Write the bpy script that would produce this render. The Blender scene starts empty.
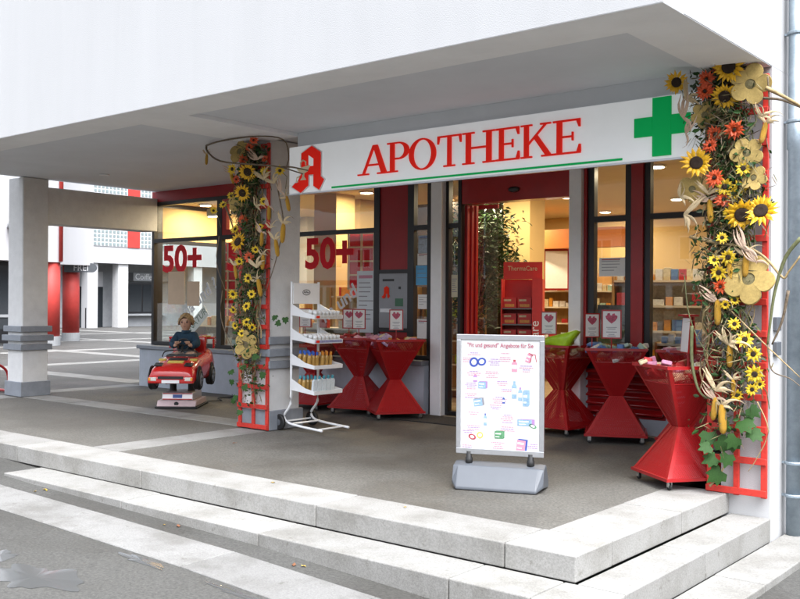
import bpy, bmesh, math, random
from mathutils import Vector, Matrix, Euler
random.seed(7)
R = math.radians
sc = bpy.context.scene
COL = sc.collection

# ------------------------------------------------------------------ camera
cam_d = bpy.data.cameras.new('camera'); cam = bpy.data.objects.new('camera', cam_d); COL.objects.link(cam)
yaw, pitch, roll = R(39.369), R(0.0796), R(0.372)
d = Vector((-math.sin(yaw)*math.cos(pitch), math.cos(yaw)*math.cos(pitch), math.sin(pitch)))
r = Vector((math.cos(yaw), math.sin(yaw), 0)); u = r.cross(d)
r2 = r*math.cos(roll)+u*math.sin(roll); u2 = -r*math.sin(roll)+u*math.cos(roll)
cam.matrix_world = Matrix(((r2.x, u2.x, -d.x, 0), (r2.y, u2.y, -d.y, 0), (r2.z, u2.z, -d.z, 1.4), (0, 0, 0, 1)))
cam_d.sensor_width = 36; cam_d.lens = 42.646; cam_d.clip_end = 2000
sc.camera = cam
# ------------------------------------------------------------------ sky, sun, exposure (bright overcast)
w = bpy.data.worlds.new('World'); sc.world = w; w.use_nodes = True
nt = w.node_tree; nt.nodes.clear()
sky = nt.nodes.new('ShaderNodeTexSky'); sky.sky_type = 'NISHITA'; sky.sun_disc = False
sky.sun_elevation = R(60); sky.sun_rotation = R(125); sky.air_density = 1.0; sky.dust_density = 8.0; sky.ozone_density = 1.0
hs = nt.nodes.new('ShaderNodeHueSaturation'); hs.inputs['Saturation'].default_value = 0.25
bg = nt.nodes.new('ShaderNodeBackground'); bg.inputs['Strength'].default_value = 0.15
out = nt.nodes.new('ShaderNodeOutputWorld')
tn = nt.nodes.new('ShaderNodeMix'); tn.data_type = 'RGBA'; tn.blend_type = 'MULTIPLY'; tn.inputs[0].default_value = 1; tn.inputs[7].default_value = (.95, .99, 1.06, 1)    # cool overcast cast
nt.links.new(sky.outputs[0], hs.inputs['Color']); nt.links.new(hs.outputs[0], tn.inputs[6]); nt.links.new(tn.outputs[2], bg.inputs[0]); nt.links.new(bg.outputs[0], out.inputs[0])
sl = bpy.data.lights.new('sun', 'SUN'); sl.energy = 0.8; sl.angle = R(50); sl.color = (1, .99, .98)
sun = bpy.data.objects.new('sun', sl); COL.objects.link(sun)
sdir = Vector((.45, -.08, 1.2)).normalized()           # towards the sun
sun.rotation_euler = sdir.to_track_quat('Z', 'Y').to_euler(); sun.location = (0, 0, 30)
sc.view_settings.view_transform = 'Standard'; sc.view_settings.look = 'None'
sc.view_settings.exposure = 1.72; sc.view_settings.gamma = 1.0
sc.render.engine = 'CYCLES'
sc.cycles.use_denoising = True; sc.cycles.max_bounces = 7; sc.cycles.diffuse_bounces = 4; sc.cycles.glossy_bounces = 4
sc.cycles.transparent_max_bounces = 16; sc.cycles.sample_clamp_indirect = 6; sc.cycles.caustics_reflective = False; sc.cycles.caustics_refractive = False

# ------------------------------------------------------------------ materials
MATS = {}
def mat(name, col, rough=.6, metal=0, var=.12, scale=6., bump=0., bscale=60., spec=.5, emit=None, emit_s=0, col2=None, detail=6, coat=0, streak=False):
    if name in MATS: return MATS[name]
    m = bpy.data.materials.new(name); m.use_nodes = True; n = m.node_tree; b = n.nodes['Principled BSDF']
    b.inputs['Roughness'].default_value = rough; b.inputs['Metallic'].default_value = metal
    b.inputs['Specular IOR Level'].default_value = spec
    if coat: b.inputs['Coat Weight'].default_value = coat; b.inputs['Coat Roughness'].default_value = .08
    c2 = col2 or tuple(max(0, c*(1-var*2)) for c in col)
    tc = n.nodes.new('ShaderNodeTexCoord')
    if var or col2:
        ns = n.nodes.new('ShaderNodeTexNoise'); ns.inputs['Scale'].default_value = scale; ns.inputs['Detail'].default_value = detail
        ns.inputs['Roughness'].default_value = .65
        if streak:
            mp = n.nodes.new('ShaderNodeMapping'); mp.inputs['Scale'].default_value = (1, 1, .12)
            n.links.new(tc.outputs['Object'], mp.inputs[0]); n.links.new(mp.outputs[0], ns.inputs['Vector'])
        else: n.links.new(tc.outputs['Object'], ns.inputs['Vector'])
        rp = n.nodes.new('ShaderNodeValToRGB'); rp.color_ramp.elements[0].position = .32; rp.color_ramp.elements[1].position = .68
        rp.color_ramp.elements[0].color = (*c2, 1); rp.color_ramp.elements[1].color = (*col, 1)
        n.links.new(ns.outputs['Fac'], rp.inputs[0]); n.links.new(rp.outputs[0], b.inputs['Base Color'])
    else: b.inputs['Base Color'].default_value = (*col, 1)
    if bump:
        nb = n.nodes.new('ShaderNodeTexNoise'); nb.inputs['Scale'].default_value = bscale; nb.inputs['Detail'].default_value = 4
        n.links.new(tc.outputs['Object'], nb.inputs['Vector'])
        bp = n.nodes.new('ShaderNodeBump'); bp.inputs['Strength'].default_value = bump; bp.inputs['Distance'].default_value = .01
        n.links.new(nb.outputs['Fac'], bp.inputs['Height']); n.links.new(bp.outputs[0], b.inputs['Normal'])
    if emit: b.inputs['Emission Color'].default_value = (*emit, 1); b.inputs['Emission Strength'].default_value = emit_s
    MATS[name] = m; return m

def mixnode(n, blend='MIX'):
    x = n.nodes.new('ShaderNodeMix'); x.data_type = 'RGBA'; x.blend_type = blend; return x

def asphalt(name, base, wet=0.0, patch=(.06, .055, .05)):
    """grey road surface: aggregate speckle, large worn patches, darker damp areas"""
    m = bpy.data.materials.new(name); m.use_nodes = True; n = m.node_tree; b = n.nodes['Principled BSDF']
    g = n.nodes.new('ShaderNodeNewGeometry')
    def noise(s, d=5, ro=.6):
        t = n.nodes.new('ShaderNodeTexNoise'); t.inputs['Scale'].default_value = s; t.inputs['Detail'].default_value = d; t.inputs['Roughness'].default_value = ro
        n.links.new(g.outputs['Position'], t.inputs['Vector']); return t
    def ramp(src, p0, p1, c0, c1):
        rp = n.nodes.new('ShaderNodeValToRGB'); e = rp.color_ramp.elements
        e[0].position = p0; e[1].position = p1; e[0].color = (*c0, 1); e[1].color = (*c1, 1)
        n.links.new(src, rp.inputs[0]); return rp
    sp = noise(55, 3, .7); big = noise(.55, 6, .6); v = n.nodes.new('ShaderNodeTexVoronoi'); v.inputs['Scale'].default_value = 70
    n.links.new(g.outputs['Position'], v.inputs['Vector'])
    c0 = ramp(sp.outputs['Fac'], .3, .7, tuple(x*.62 for x in base), tuple(x*1.45 for x in base))
    c1 = ramp(big.outputs['Fac'], .42, .58, tuple(p/ b_ if b_ else 1 for p, b_ in zip(patch, base)), (1, 1, 1))
    mx = mixnode(n, 'MULTIPLY'); mx.inputs[0].default_value = .75
    n.links.new(c0.outputs[0], mx.inputs[6]); n.links.new(c1.outputs[0], mx.inputs[7])
    chips = ramp(v.outputs['Distance'], .10, .22, (1.9, 1.9, 1.85), (1, 1, 1))
    mx2 = mixnode(n, 'MULTIPLY'); mx2.inputs[0].default_value = .6
    n.links.new(mx.outputs[2], mx2.inputs[6]); n.links.new(chips.outputs[0], mx2.inputs[7])
    n.links.new(mx2.outputs[2], b.inputs['Base Color'])
    rr = ramp(big.outputs['Fac'], .40, .60, (.62 - wet,)*3, (.9 - wet*.5,)*3)
    n.links.new(rr.outputs[0], b.inputs['Roughness'])
    bp = n.nodes.new('ShaderNodeBump'); bp.inputs['Strength'].default_value = .6; bp.inputs['Distance'].default_value = .006
    n.links.new(sp.outputs['Fac'], bp.inputs['Height']); n.links.new(bp.outputs[0], b.inputs['Normal'])
    MATS[name] = m; return m

def granite(name, base, dirt=.6):
    m = bpy.data.materials.new(name); m.use_nodes = True; n = m.node_tree; b = n.nodes['Principled BSDF']
    g = n.nodes.new('ShaderNodeNewGeometry'); oi = n.nodes.new('ShaderNodeObjectInfo')
    def noise(s, d=5, ro=.6):
        t = n.nodes.new('ShaderNodeTexNoise'); t.inputs['Scale'].default_value = s; t.inputs['Detail'].default_value = d; t.inputs['Roughness'].default_value = ro
        n.links.new(g.outputs['Position'], t.inputs['Vector']); return t
    sp = noise(90, 2, .8); st = noise(2.3, 7, .65); sp2 = noise(14, 4, .7)
    rp = n.nodes.new('ShaderNodeValToRGB'); e = rp.color_ramp.elements
    e[0].position = .36; e[0].color = (*[x*.84 for x in base], 1); e[1].position = .62; e[1].color = (*[min(1, x*1.12) for x in base], 1)
    n.links.new(sp.outputs['Fac'], rp.inputs[0])
    rs = n.nodes.new('ShaderNodeValToRGB'); e = rs.color_ramp.elements
    e[0].position = .34; e[0].color = (dirt, dirt*.98, dirt*.93, 1); e[1].position = .56; e[1].color = (1, 1, 1, 1)
    n.links.new(st.outputs['Fac'], rs.inputs[0])
    mx = mixnode(n, 'MULTIPLY'); mx.inputs[0].default_value = .8
    n.links.new(rp.outputs[0], mx.inputs[6]); n.links.new(rs.outputs[0], mx.inputs[7])
    rt = n.nodes.new('ShaderNodeMapRange'); rt.inputs['To Min'].default_value = .88; rt.inputs['To Max'].default_value = 1.05
    n.links.new(oi.outputs['Random'], rt.inputs['Value'])
    mx3 = mixnode(n, 'MULTIPLY'); mx3.inputs[0].default_value = 1
    n.links.new(mx.outputs[2], mx3.inputs[6]); n.links.new(rt.outputs[0], mx3.inputs[7])
    # lichen / grime specks
    rq = n.nodes.new('ShaderNodeValToRGB'); e = rq.color_ramp.elements
    e[0].position = .30; e[0].color = (.55, .53, .48, 1); e[1].position = .38; e[1].color = (1, 1, 1, 1)
    n.links.new(sp2.outputs['Fac'], rq.inputs[0])
    mx4 = mixnode(n, 'MULTIPLY'); mx4.inputs[0].default_value = .6
    n.links.new(mx3.outputs[2], mx4.inputs[6]); n.links.new(rq.outputs[0], mx4.inputs[7])
    n.links.new(mx4.outputs[2], b.inputs['Base Color'])
    b.inputs['Roughness'].default_value = .8
    bp = n.nodes.new('ShaderNodeBump'); bp.inputs['Strength'].default_value = .35; bp.inputs['Distance'].default_value = .004
    n.links.new(sp.outputs['Fac'], bp.inputs['Height']); n.links.new(bp.outputs[0], b.inputs['Normal'])
    MATS[name] = m; return m

def glass(name, tint=(.93, .95, .94), ior=1.5, boost=1.0):
    m = bpy.data.materials.new(name); m.use_nodes = True; n = m.node_tree; n.nodes.clear()
    o = n.nodes.new('ShaderNodeOutputMaterial'); mx = n.nodes.new('ShaderNodeMixShader')
    t = n.nodes.new('ShaderNodeBsdfTransparent'); t.inputs[0].default_value = (*tint, 1)
    gl = n.nodes.new('ShaderNodeBsdfGlossy'); gl.inputs['Roughness'].default_value = .01; gl.inputs['Color'].default_value = (1, 1, 1, 1)
    f = n.nodes.new('ShaderNodeFresnel'); f.inputs['IOR'].default_value = ior
    mu = n.nodes.new('ShaderNodeMath'); mu.operation = 'MULTIPLY'; mu.inputs[1].default_value = boost; mu.use_clamp = True
    gb = n.nodes.new('ShaderNodeNewGeometry'); mr = n.nodes.new('ShaderNodeMapRange'); mr.inputs['To Min'].default_value = ior; mr.inputs['To Max'].default_value = 1/ior
    n.links.new(gb.outputs['Backfacing'], mr.inputs['Value']); n.links.new(mr.outputs[0], f.inputs['IOR'])      # same reflectance on the way in and out of the pane
    n.links.new(f.outputs[0], mu.inputs[0]); n.links.new(mu.outputs[0], mx.inputs[0])
    n.links.new(t.outputs[0], mx.inputs[1]); n.links.new(gl.outputs[0], mx.inputs[2]); n.links.new(mx.outputs[0], o.inputs[0])
    MATS[name] = m; return m

def perforated(name, col, open_=.35):
    """painted sheet steel with rows of small holes"""
    m = bpy.data.materials.new(name); m.use_nodes = True; n = m.node_tree; b = n.nodes['Principled BSDF']
    b.inputs['Base Color'].default_value = (*col, 1); b.inputs['Roughness'].default_value = .33
    tc = n.nodes.new('ShaderNodeTexCoord'); mp = n.nodes.new('ShaderNodeMapping'); mp.inputs['Scale'].default_value = (350, 350, 350)
    n.links.new(tc.outputs['Object'], mp.inputs[0])
    sx = n.nodes.new('ShaderNodeSeparateXYZ'); n.links.new(mp.outputs[0], sx.inputs[0])
    def sn(o):
        a = n.nodes.new('ShaderNodeMath'); a.operation = 'SINE'; n.links.new(o, a.inputs[0]); return a
    ad = n.nodes.new('ShaderNodeMath'); ad.operation = 'ADD'; n.links.new(sx.outputs[0], ad.inputs[0]); n.links.new(sx.outputs[1], ad.inputs[1])
    s1 = sn(ad.outputs[0]); s2 = sn(sx.outputs[2])
    mu = n.nodes.new('ShaderNodeMath'); mu.operation = 'MULTIPLY'; n.links.new(s1.outputs[0], mu.inputs[0]); n.links.new(s2.outputs[0], mu.inputs[1])
    gt = n.nodes.new('ShaderNodeMath'); gt.operation = 'GREATER_THAN'; gt.inputs[1].default_value = open_; n.links.new(mu.outputs[0], gt.inputs[0])
    o = n.nodes['Material Output']; tr = n.nodes.new('ShaderNodeBsdfTransparent'); mx = n.nodes.new('ShaderNodeMixShader')
    n.links.new(gt.outputs[0], mx.inputs[0]); n.links.new(b.outputs[0], mx.inputs[1]); n.links.new(tr.outputs[0], mx.inputs[2]); n.links.new(mx.outputs[0], o.inputs[0])
    MATS[name] = m; return m

def clear_plastic(name): return glass(name, (.96, .97, .97), 1.45)

WHITE_WALL = mat('render_white', (.46, .463, .465), .85, var=.03, scale=2.2, bump=.25, bscale=140, streak=True)
SOFFIT_W = mat('soffit_white', (.86, .87, .88), .85, var=.05, scale=1.5, bump=.15, bscale=60)
SOFFIT_G = mat('soffit_grey', (.68, .71, .75), .85, var=.05, scale=.9, bump=.1, bscale=60)
CONC = mat('pillar_concrete', (.66, .66, .655), .85, var=.06, scale=7, bump=.35, bscale=70)
BAND = mat('plinth_grey_paint', (.24, .26, .29), .6, var=.1, scale=9, bump=.1)
LOWWALL = mat('low_wall_grey', (.42, .46, .52), .6, var=.08, scale=5, bump=.1)
ASPH = asphalt('arcade_asphalt', (.104, .099, .087), patch=(.062, .057, .047))
ROAD = asphalt('street_asphalt', (.064, .063, .058), wet=.06, patch=(.046, .044, .039))
PLAZA = asphalt('plaza_asphalt', (.072, .070, .065), patch=(.055, .053, .047))
GRAN = granite('granite_light', (.268, .263, .247), .66)
GRAN2 = granite('granite_grey', (.205, .203, .195), .6)
STRIP = granite('paving_strip_stone', (.235, .232, .22), .65)
RED = mat('red_paint', (.36, .009, .011), .3, var=.08, scale=8, coat=.3)
REDD = mat('red_panel', (.33, .006, .010), .45, var=.1, scale=3)
REDL = mat('red_lattice_wood', (.60, .035, .022), .5, var=.15, scale=30, bump=.1, bscale=40)
REDLET = mat('red_print', (.80, .035, .010), .6, var=0, spec=.15)
GLOWRED = mat('red_letter_added_glow', (.84, .022, .012), .6, var=0, spec=.15, emit=(1, .02, .01), emit_s=.05)  # letters and emblem get a small added glow to look brighter
REDFILM = mat('red_window_film', (.66, .012, .024), .6, var=0, spec=.2)
GREEN = mat('sign_green', (.004, .36, .085), .6, var=0, spec=.15, emit=(.0, 1, .25), emit_s=.03)  # added glow lifts the green cross and line as well
SIGNW = mat('sign_white', (.84, .86, .88), .35, var=.03, scale=2, emit=(.95, .98, 1), emit_s=.065)      # faint glow added to brighten the board, no lamp known behind it
WHITE = mat('white_gloss', (.82, .83, .84), .3, var=.03, scale=10)
WHITEP = mat('paper_white', (.80, .80, .78), .7, var=.03, scale=20)
BLACK = mat('black_frame', (.012, .012, .014), .35, var=.1)
RUBBER = mat('black_rubber', (.012, .012, .012), .6, var=.1)
ALU = mat('alu_silver', (.60, .61, .63), .32, metal=.9, var=.05, scale=20)
CHROME = mat('chrome', (.75, .75, .76), .12, metal=1, var=0)
ZINC = mat('zinc_pipe', (.34, .40, .45), .45, metal=.5, var=.22, scale=9, col2=(.22, .27, .31), bump=.1)
GREYPL = mat('grey_plastic', (.10, .11, .125), .42, var=.04, scale=10)
GLASS = glass('shop_glass', boost=1.7)
BINRED = perforated('red_perforated_sheet', (.36, .008, .011), .30)
BINTOP = perforated('red_open_mesh', (.36, .008, .011), -.05)
YELW = mat('interior_yellow_wall', (.60, .44, .19), .7, var=.04, scale=2)
CEILI = mat('interior_ceiling', (.62, .52, .34), .8, var=.03)
FLOORI = mat('interior_tiles', (.42, .33, .22), .25, var=.1, scale=3)
WOOD = mat('shelf_wood', (.50, .28, .09), .5, var=.15, scale=12, streak=True)
MATD = mat('door_mat', (.035, .032, .030), .95, var=.2, scale=80, bump=.5, bscale=200)

# ------------------------------------------------------------------ mesh helpers
class MB:
    def __init__(s): s.v = []; s.f = []; s.m = []
    def add(s, vs, fs, mi=0):
        o = len(s.v); s.v += [tuple(p) for p in vs]; s.f += [tuple(i+o for i in f) for f in fs]; s.m += [mi]*len(fs); return s
    def box(s, x0, x1, y0, y1, z0, z1, mi=0, M=None):
        vs = [Vector(p) for p in ((x0,y0,z0),(x1,y0,z0),(x1,y1,z0),(x0,y1,z0),(x0,y0,z1),(x1,y0,z1),(x1,y1,z1),(x0,y1,z1))]
        if M: vs = [M @ p for p in vs]
        return s.add(vs, [(0,3,2,1),(4,5,6,7),(0,1,5,4),(1,2,6,5),(2,3,7,6),(3,0,4,7)], mi)
    def prism(s, pts, y0, y1, mi=0, M=None):       # polygon in xz, from y0 (front) to y1 (back)
        n = len(pts); a = sum(pts[i][0]*pts[(i+1)%n][1]-pts[(i+1)%n][0]*pts[i][1] for i in range(n))
        if a < 0: pts = pts[::-1]
        vs = [Vector((p[0], y0, p[1])) for p in pts]+[Vector((p[0], y1, p[1])) for p in pts]
        if M: vs = [M @ p for p in vs]
        fs = [tuple(range(n)), tuple(range(2*n-1, n-1, -1))]+[(i, i+n, (i+1) % n+n, (i+1) % n) for i in range(n)]
        return s.add(vs, fs, mi)
    def ring(s, outer, inner, y0, y1, mi=0, closed=True):
        n = len(outer)
        for i in range(n if closed else n-1):
            j = (i+1) % n
            s.prism([outer[i], outer[j], inner[j], inner[i]], y0, y1, mi)
        return s
    def tube(s, pts, rad, n=6, mi=0):
        pts = [Vector(p) for p in pts]; k = len(pts)
        rr = rad if isinstance(rad, (list, tuple)) else [rad]*k
        rings = []; up = Vector((0, 0, 1))
        for i, p in enumerate(pts):
            t = (pts[min(i+1, k-1)]-pts[max(i-1, 0)]).normalized()
            a = t.cross(up)
            if a.length < .05: a = t.cross(Vector((1, 0, 0)))
            a.normalize(); b = t.cross(a)
            rings.append([p+(a*math.cos(q*2*math.pi/n)+b*math.sin(q*2*math.pi/n))*rr[i] for q in range(n)])
        vs = [v for rg in rings for v in rg]
        fs = [(i*n+q, i*n+(q+1) % n, (i+1)*n+(q+1) % n, (i+1)*n+q) for i in range(k-1) for q in range(n)]
        fs += [tuple(range(n-1, -1, -1)), tuple((k-1)*n+q for q in range(n))]
        return s.add(vs, fs, mi)
    def lathe(s, prof, n=16, c=(0, 0, 0), mi=0, M=None):
        c = Vector(c); vs = []
        for (rr, z) in prof:
            for q in range(n):
                p = Vector((rr*math.cos(q*2*math.pi/n), rr*math.sin(q*2*math.pi/n), z))
                if M: p = M @ p
                vs.append(p+c)
        k = len(prof)
        fs = [(i*n+q, i*n+(q+1) % n, (i+1)*n+(q+1) % n, (i+1)*n+q) for i in range(k-1) for q in range(n)]
        fs += [tuple(range(n-1, -1, -1)), tuple((k-1)*n+q for q in range(n))]
        return s.add(vs, fs, mi)
    def mesh(s, name, mats, smooth=False, bevel=0, seg=1):
        me = bpy.data.meshes.new(name); me.from_pydata(s.v, [], s.f)
        for m in (mats if isinstance(mats, (list, tuple)) else [mats]): me.materials.append(m)
        for p, mi in zip(me.polygons, s.m): p.material_index = mi
        if bevel:
            bm = bmesh.new(); bm.from_mesh(me)
            bmesh.ops.bevel(bm, geom=bm.edges[:], offset=bevel, segments=seg, profile=.5, affect='EDGES', clamp_overlap=True)
            bm.to_mesh(me); bm.free()
        if smooth:
            for p in me.polygons: p.use_smooth = True
        return me
    def build(s, name, mats, parent=None, smooth=False, bevel=0, seg=1, **k):
        return link(name, s.mesh(name, mats, smooth, bevel, seg), parent, **k)

def link(name, me, parent=None, loc=None, rot=None, M=None):
    o = bpy.data.objects.new(name, me); COL.objects.link(o); o.parent = parent
    if M is not None: o.matrix_local = M
    else:
        if loc is not None: o.location = loc
        if rot is not None: o.rotation_euler = rot
    return o
def tag(o, label=None, cat=None, group=None, kind=None):
    if label: o['label'] = label
    if cat: o['category'] = cat
    if group: o['group'] = group
    if kind: o['kind'] = kind
    return o
def thing(name, label, cat, loc=(0, 0, 0), rz=0, group=None):
    o = bpy.data.objects.new(name, None); COL.objects.link(o); o.location = loc; o.rotation_euler = (0, 0, rz); o.empty_display_size = .1
    return tag(o, label, cat, group)
def copy_tree(o, parent=None):
    c = o.copy(); COL.objects.link(c); c.parent = parent
    for ch in list(o.children): copy_tree(ch, c)
    return c
def bx(name, m, parent, *b, bevel=0, **k): return MB().box(*b).build(name, m, parent, bevel=bevel, **k)

TXT = {}
def text(name, s, size, m, parent, loc, rot=(R(90), 0, 0), ext=.0015, align='CENTER', shear=0, bold=0, xs=1):
    """flat lettering lying on a surface; rot (90 deg, 0, 0) reads from -Y"""
    key = (s, ext, align, shear, bold, m.name)
    if key not in TXT:
        c = bpy.data.curves.new('lettering', 'FONT'); c.body = s; c.size = 1; c.extrude = ext/size; c.align_x = align; c.shear = shear; c.offset = bold
        c.resolution_u = 3
        o = bpy.data.objects.new('lettering', c); me = bpy.data.meshes.new_from_object(o); bpy.data.objects.remove(o); bpy.data.curves.remove(c)
        me.materials.clear(); me.materials.append(m); TXT[key] = me
    o = link(name, TXT[key], parent, loc, rot); o.scale = (size*xs, size, size); return o

def skin(name, verts, edges, radii, m, parent, sub=2, root=0):
    me = bpy.data.meshes.new(name); me.from_pydata(verts, edges, []); me.materials.append(m)
    o = link(name, me, parent); md = o.modifiers.new('Skin', 'SKIN')
    lay = me.skin_vertices[0].data if len(me.skin_vertices) else None
    if lay is None:
        bm = bmesh.new(); bm.from_mesh(me); bm.verts.layers.skin.verify(); bm.to_mesh(me); bm.free(); lay = me.skin_vertices[0].data
    for i, rr in enumerate(radii):
        lay[i].radius = (rr, rr) if not isinstance(rr, tuple) else rr
        lay[i].use_root = (i == root)
    md.use_smooth_shade = True
    s = o.modifiers.new('Sub', 'SUBSURF'); s.levels = sub; s.render_levels = sub
    return o
# @@SETTING
# ================================================================== SETTING
GZ = [(-300, -.10), (-12.05, -.11), (-10.5, -.12), (-8.9, -.138), (-7.6, -.188), (-6.3, -.207), (-4.7, -.236), (-3.5, -.283), (-2.28, -.34), (0, -.42), (3, -.5), (30, -.6), (300, -.6)]
def zg(x):
    for (a, za), (b, zb) in zip(GZ, GZ[1:]):
        if x <= b: return za+(zb-za)*(x-a)/(b-a)
    return GZ[-1][1]
g = MB()
xs_ = sorted(set([p[0] for p in GZ])); ys_ = [-300, -40, 0, 2, 3.5, 4.7, 60, 300]
vs = [(x, y, zg(x)) for x in xs_ for y in ys_]; ny = len(ys_)
g.add(vs, [(i*ny+j, (i+1)*ny+j, (i+1)*ny+j+1, i*ny+j+1) for i in range(len(xs_)-1) for j in range(ny-1)])
tag(g.build('street', ROAD), kind='structure')
pz = MB(); pz.add([(-13.1, 5.05, -.004), (-2.9, 5.05, -.004), (-2.9, 9.25, -.004), (-13.1, 9.25, -.004)], [(0, 1, 2, 3)])
tag(pz.build('arcade_pavement', ASPH), kind='structure'); pz = MB(); pz.add([(-140, 5.05, -.004), (-13.1, 5.05, -.004), (-13.1, 9.25, -.004), (-140, 9.25, -.004)], [(0, 1, 2, 3)])
pz.add([(-140, 9.25, -.004), (-12.9, 9.25, -.004), (-12.9, 140, -.004), (-140, 140, -.004)], [(0, 1, 2, 3)])
tag(pz.build('plaza_pavement', PLAZA), kind='structure')
# paving strips of pale stone that run from pillar to pillar, cut into slabs
strips = tag(bpy.data.objects.new('paving_strips', None), kind='structure'); COL.objects.link(strips)
def strip(x0, x1, y0, y1, n, along):
    for i in range(n):
        if along == 'x':
            a = x0+(x1-x0)*i/n; b = x0+(x1-x0)*(i+1)/n
            bx('paving_slab', STRIP, strips, a+.004, b-.004, y0, y1, -.05, random.uniform(-.001, .002), bevel=.003)
        else:
            a = y0+(y1-y0)*i/n; b = y0+(y1-y0)*(i+1)/n
            bx('paving_slab', STRIP, strips, x0, x1, a+.004, b-.004, -.05, random.uniform(-.001, .002), bevel=.003)
strip(-7.93, -7.52, 5.10, 6.95, 2, 'y')
strip(-12.66, -8.0, 7.0, 7.38, 4, 'x')
strip(-13.1, -12.7, 5.1, 6.95, 2, 'y')
strip(-13.35, -12.95, 7.6, 9.25, 2, 'y')
for X in (-18.5, -23.2, -28.4, -33.6): strip(X-.24, X+.24, 6, 34, 9, 'y')
for Y in (9.6, 13.9, 18.6, 23.5): strip(-40, -13.5, Y-.22, Y+.22, 10, 'x')
# ------------------------------------------------------------------ steps: each granite block its own piece
steps = tag(bpy.data.objects.new('stone_steps', None), kind='structure'); COL.objects.link(steps)
def block(x0, x1, y0, y1, z0, z1, m=GRAN):
    gp = .004
    return bx('step_stone', m, steps, x0+gp, x1-gp, y0, y1, z0, z1+random.uniform(-.0025, .0015), bevel=.007, seg=2)
# top step, front row
xj = [-22, -18.4, -16.4, -14.4, -12.4, -10.5, -8.5, -6.54, -4.55, -3.02]
for a, b in zip(xj, xj[1:]): block(a, b, 4.65, 5.09, -.149, 0)
# corner stone (mitred in the photo: one L corner block), then the right-hand row
block(-3.02, -2.55, 4.65, 5.09, -.149, 0)
for a, b in ((5.098, 6.1), (6.108, 6.968)): block(-2.99, -2.552, a, b, -.149, 0)
# second step
xj = [-8.05, -6.27, -4.72, -3.15, -2.62]
for a, b in zip(xj, xj[1:]): block(a, b, 4.28, 4.648, -.32, -.150)
block(-2.62, -2.25, 4.28, 4.648, -.32, -.150)
for a, b in ((4.655, 5.75), (5.758, 6.968)): block(-2.548, -2.252, a, b, -.32, -.150)
# third step on the right, flush kerb stones in front
for a, b in ((3.60, 4.70), (4.706, 5.85), (5.856, 7.0), (7.006, 8.2)): block(-2.246, -1.92, a, b, -.62, -.305, GRAN)
kx = [-12.05, -10.5, -8.9, -7.6, -6.3, -4.7, -3.5, -2.28]
for a, b in zip(kx, kx[1:]):
    k = MB(); za, zb = zg(a)+.006, zg(b)+.006; gp = .004
    k.add([(a+gp, 3.63, za-.1), (b-gp, 3.63, zb-.1), (b-gp, 4.07, zb-.1), (a+gp, 4.07, za-.1), (a+gp, 3.63, za), (b-gp, 3.63, zb), (b-gp, 4.07, zb), (a+gp, 4.07, za)],
          [(0,3,2,1),(4,5,6,7),(0,1,5,4),(1,2,6,5),(2,3,7,6),(3,0,4,7)])
    k.build('kerb_stone', GRAN2, steps, bevel=.003)
# puddles on the street
WATER = mat('puddle_water', (.085, .088, .088), .10, var=0, spec=.9)  # paler than clear water: light grey reflection put into the base colour
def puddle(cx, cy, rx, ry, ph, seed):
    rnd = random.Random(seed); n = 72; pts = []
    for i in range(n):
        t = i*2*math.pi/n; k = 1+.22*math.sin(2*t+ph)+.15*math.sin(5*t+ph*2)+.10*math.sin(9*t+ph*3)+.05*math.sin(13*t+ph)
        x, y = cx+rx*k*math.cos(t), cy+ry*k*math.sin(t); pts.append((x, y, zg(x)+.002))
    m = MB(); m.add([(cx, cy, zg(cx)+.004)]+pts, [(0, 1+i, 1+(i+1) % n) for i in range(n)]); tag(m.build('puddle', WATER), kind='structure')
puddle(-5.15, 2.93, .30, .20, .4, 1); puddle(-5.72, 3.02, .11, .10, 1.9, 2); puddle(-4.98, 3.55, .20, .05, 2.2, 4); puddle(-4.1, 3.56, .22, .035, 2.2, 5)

# ------------------------------------------------------------------ pharmacy building
B = thing('pharmacy_building', 'white rendered building over an arcade with pharmacy shop front', 'building')
XR = -2.265
bx('facade_wall', WHITE_WALL, B, -12.8, XR-.002, 5.10, 5.40, 3.11, 9)
m = MB(); m.box(XR-.30, XR, 5.402, 24, 3.112, 9); m.box(XR-.25, XR-.001, 7.42, 24, -.7, 3.112); m.build('side_wall', WHITE_WALL, B)
bx('side_wall', WHITE_WALL, B, -12.8, -12.5, 5.402, 18, 3.30, 9)
bx('rear_wall', WHITE_WALL, B, -12.8, XR-.3, 16.5, 16.8, -.2, 9)
bx('roof', SOFFIT_G, B, -12.9, XR+.05, 5.05, 24, 9.01, 9.2)
# soffit: perimeter beams at 3.11, panels slightly higher
m = MB(); m.box(-12.8, XR-.31, 5.402, 5.56, 3.112, 3.3); m.box(-2.71, XR-.302, 5.562, 6.97, 3.112, 3.3); m.box(-7.86, -7.13, 5.562, 7.0, 3.113, 3.3)
m.build('soffit_beam', SOFFIT_W, B)
m = MB(); m.box(-12.79, XR-.304, 5.103, 5.4015, 3.1065, 3.1095); m.box(XR-.3035, XR-.003, 5.103, 6.969, 3.1065, 3.1095); m.build('soffit_lip', SOFFIT_W, B)
bx('sign_beam', SOFFIT_G, B, -7.128, -2.731, 6.985, 7.25, 3.006, 3.149)
m = MB(); m.box(-7.128, -2.712, 5.562, 9.5, 3.15, 3.29); m.build('soffit_panel', SOFFIT_G, B)
m = MB(); m.box(-12.8, -7.862, 5.562, 9.5, 3.135, 3.29); m.build('soffit_panel', SOFFIT_G, B)
m = MB(); m.box(-7.86, -7.13, 7.002, 9.5, 3.14, 3.29); m.build('soffit_panel', SOFFIT_G, B)
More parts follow.
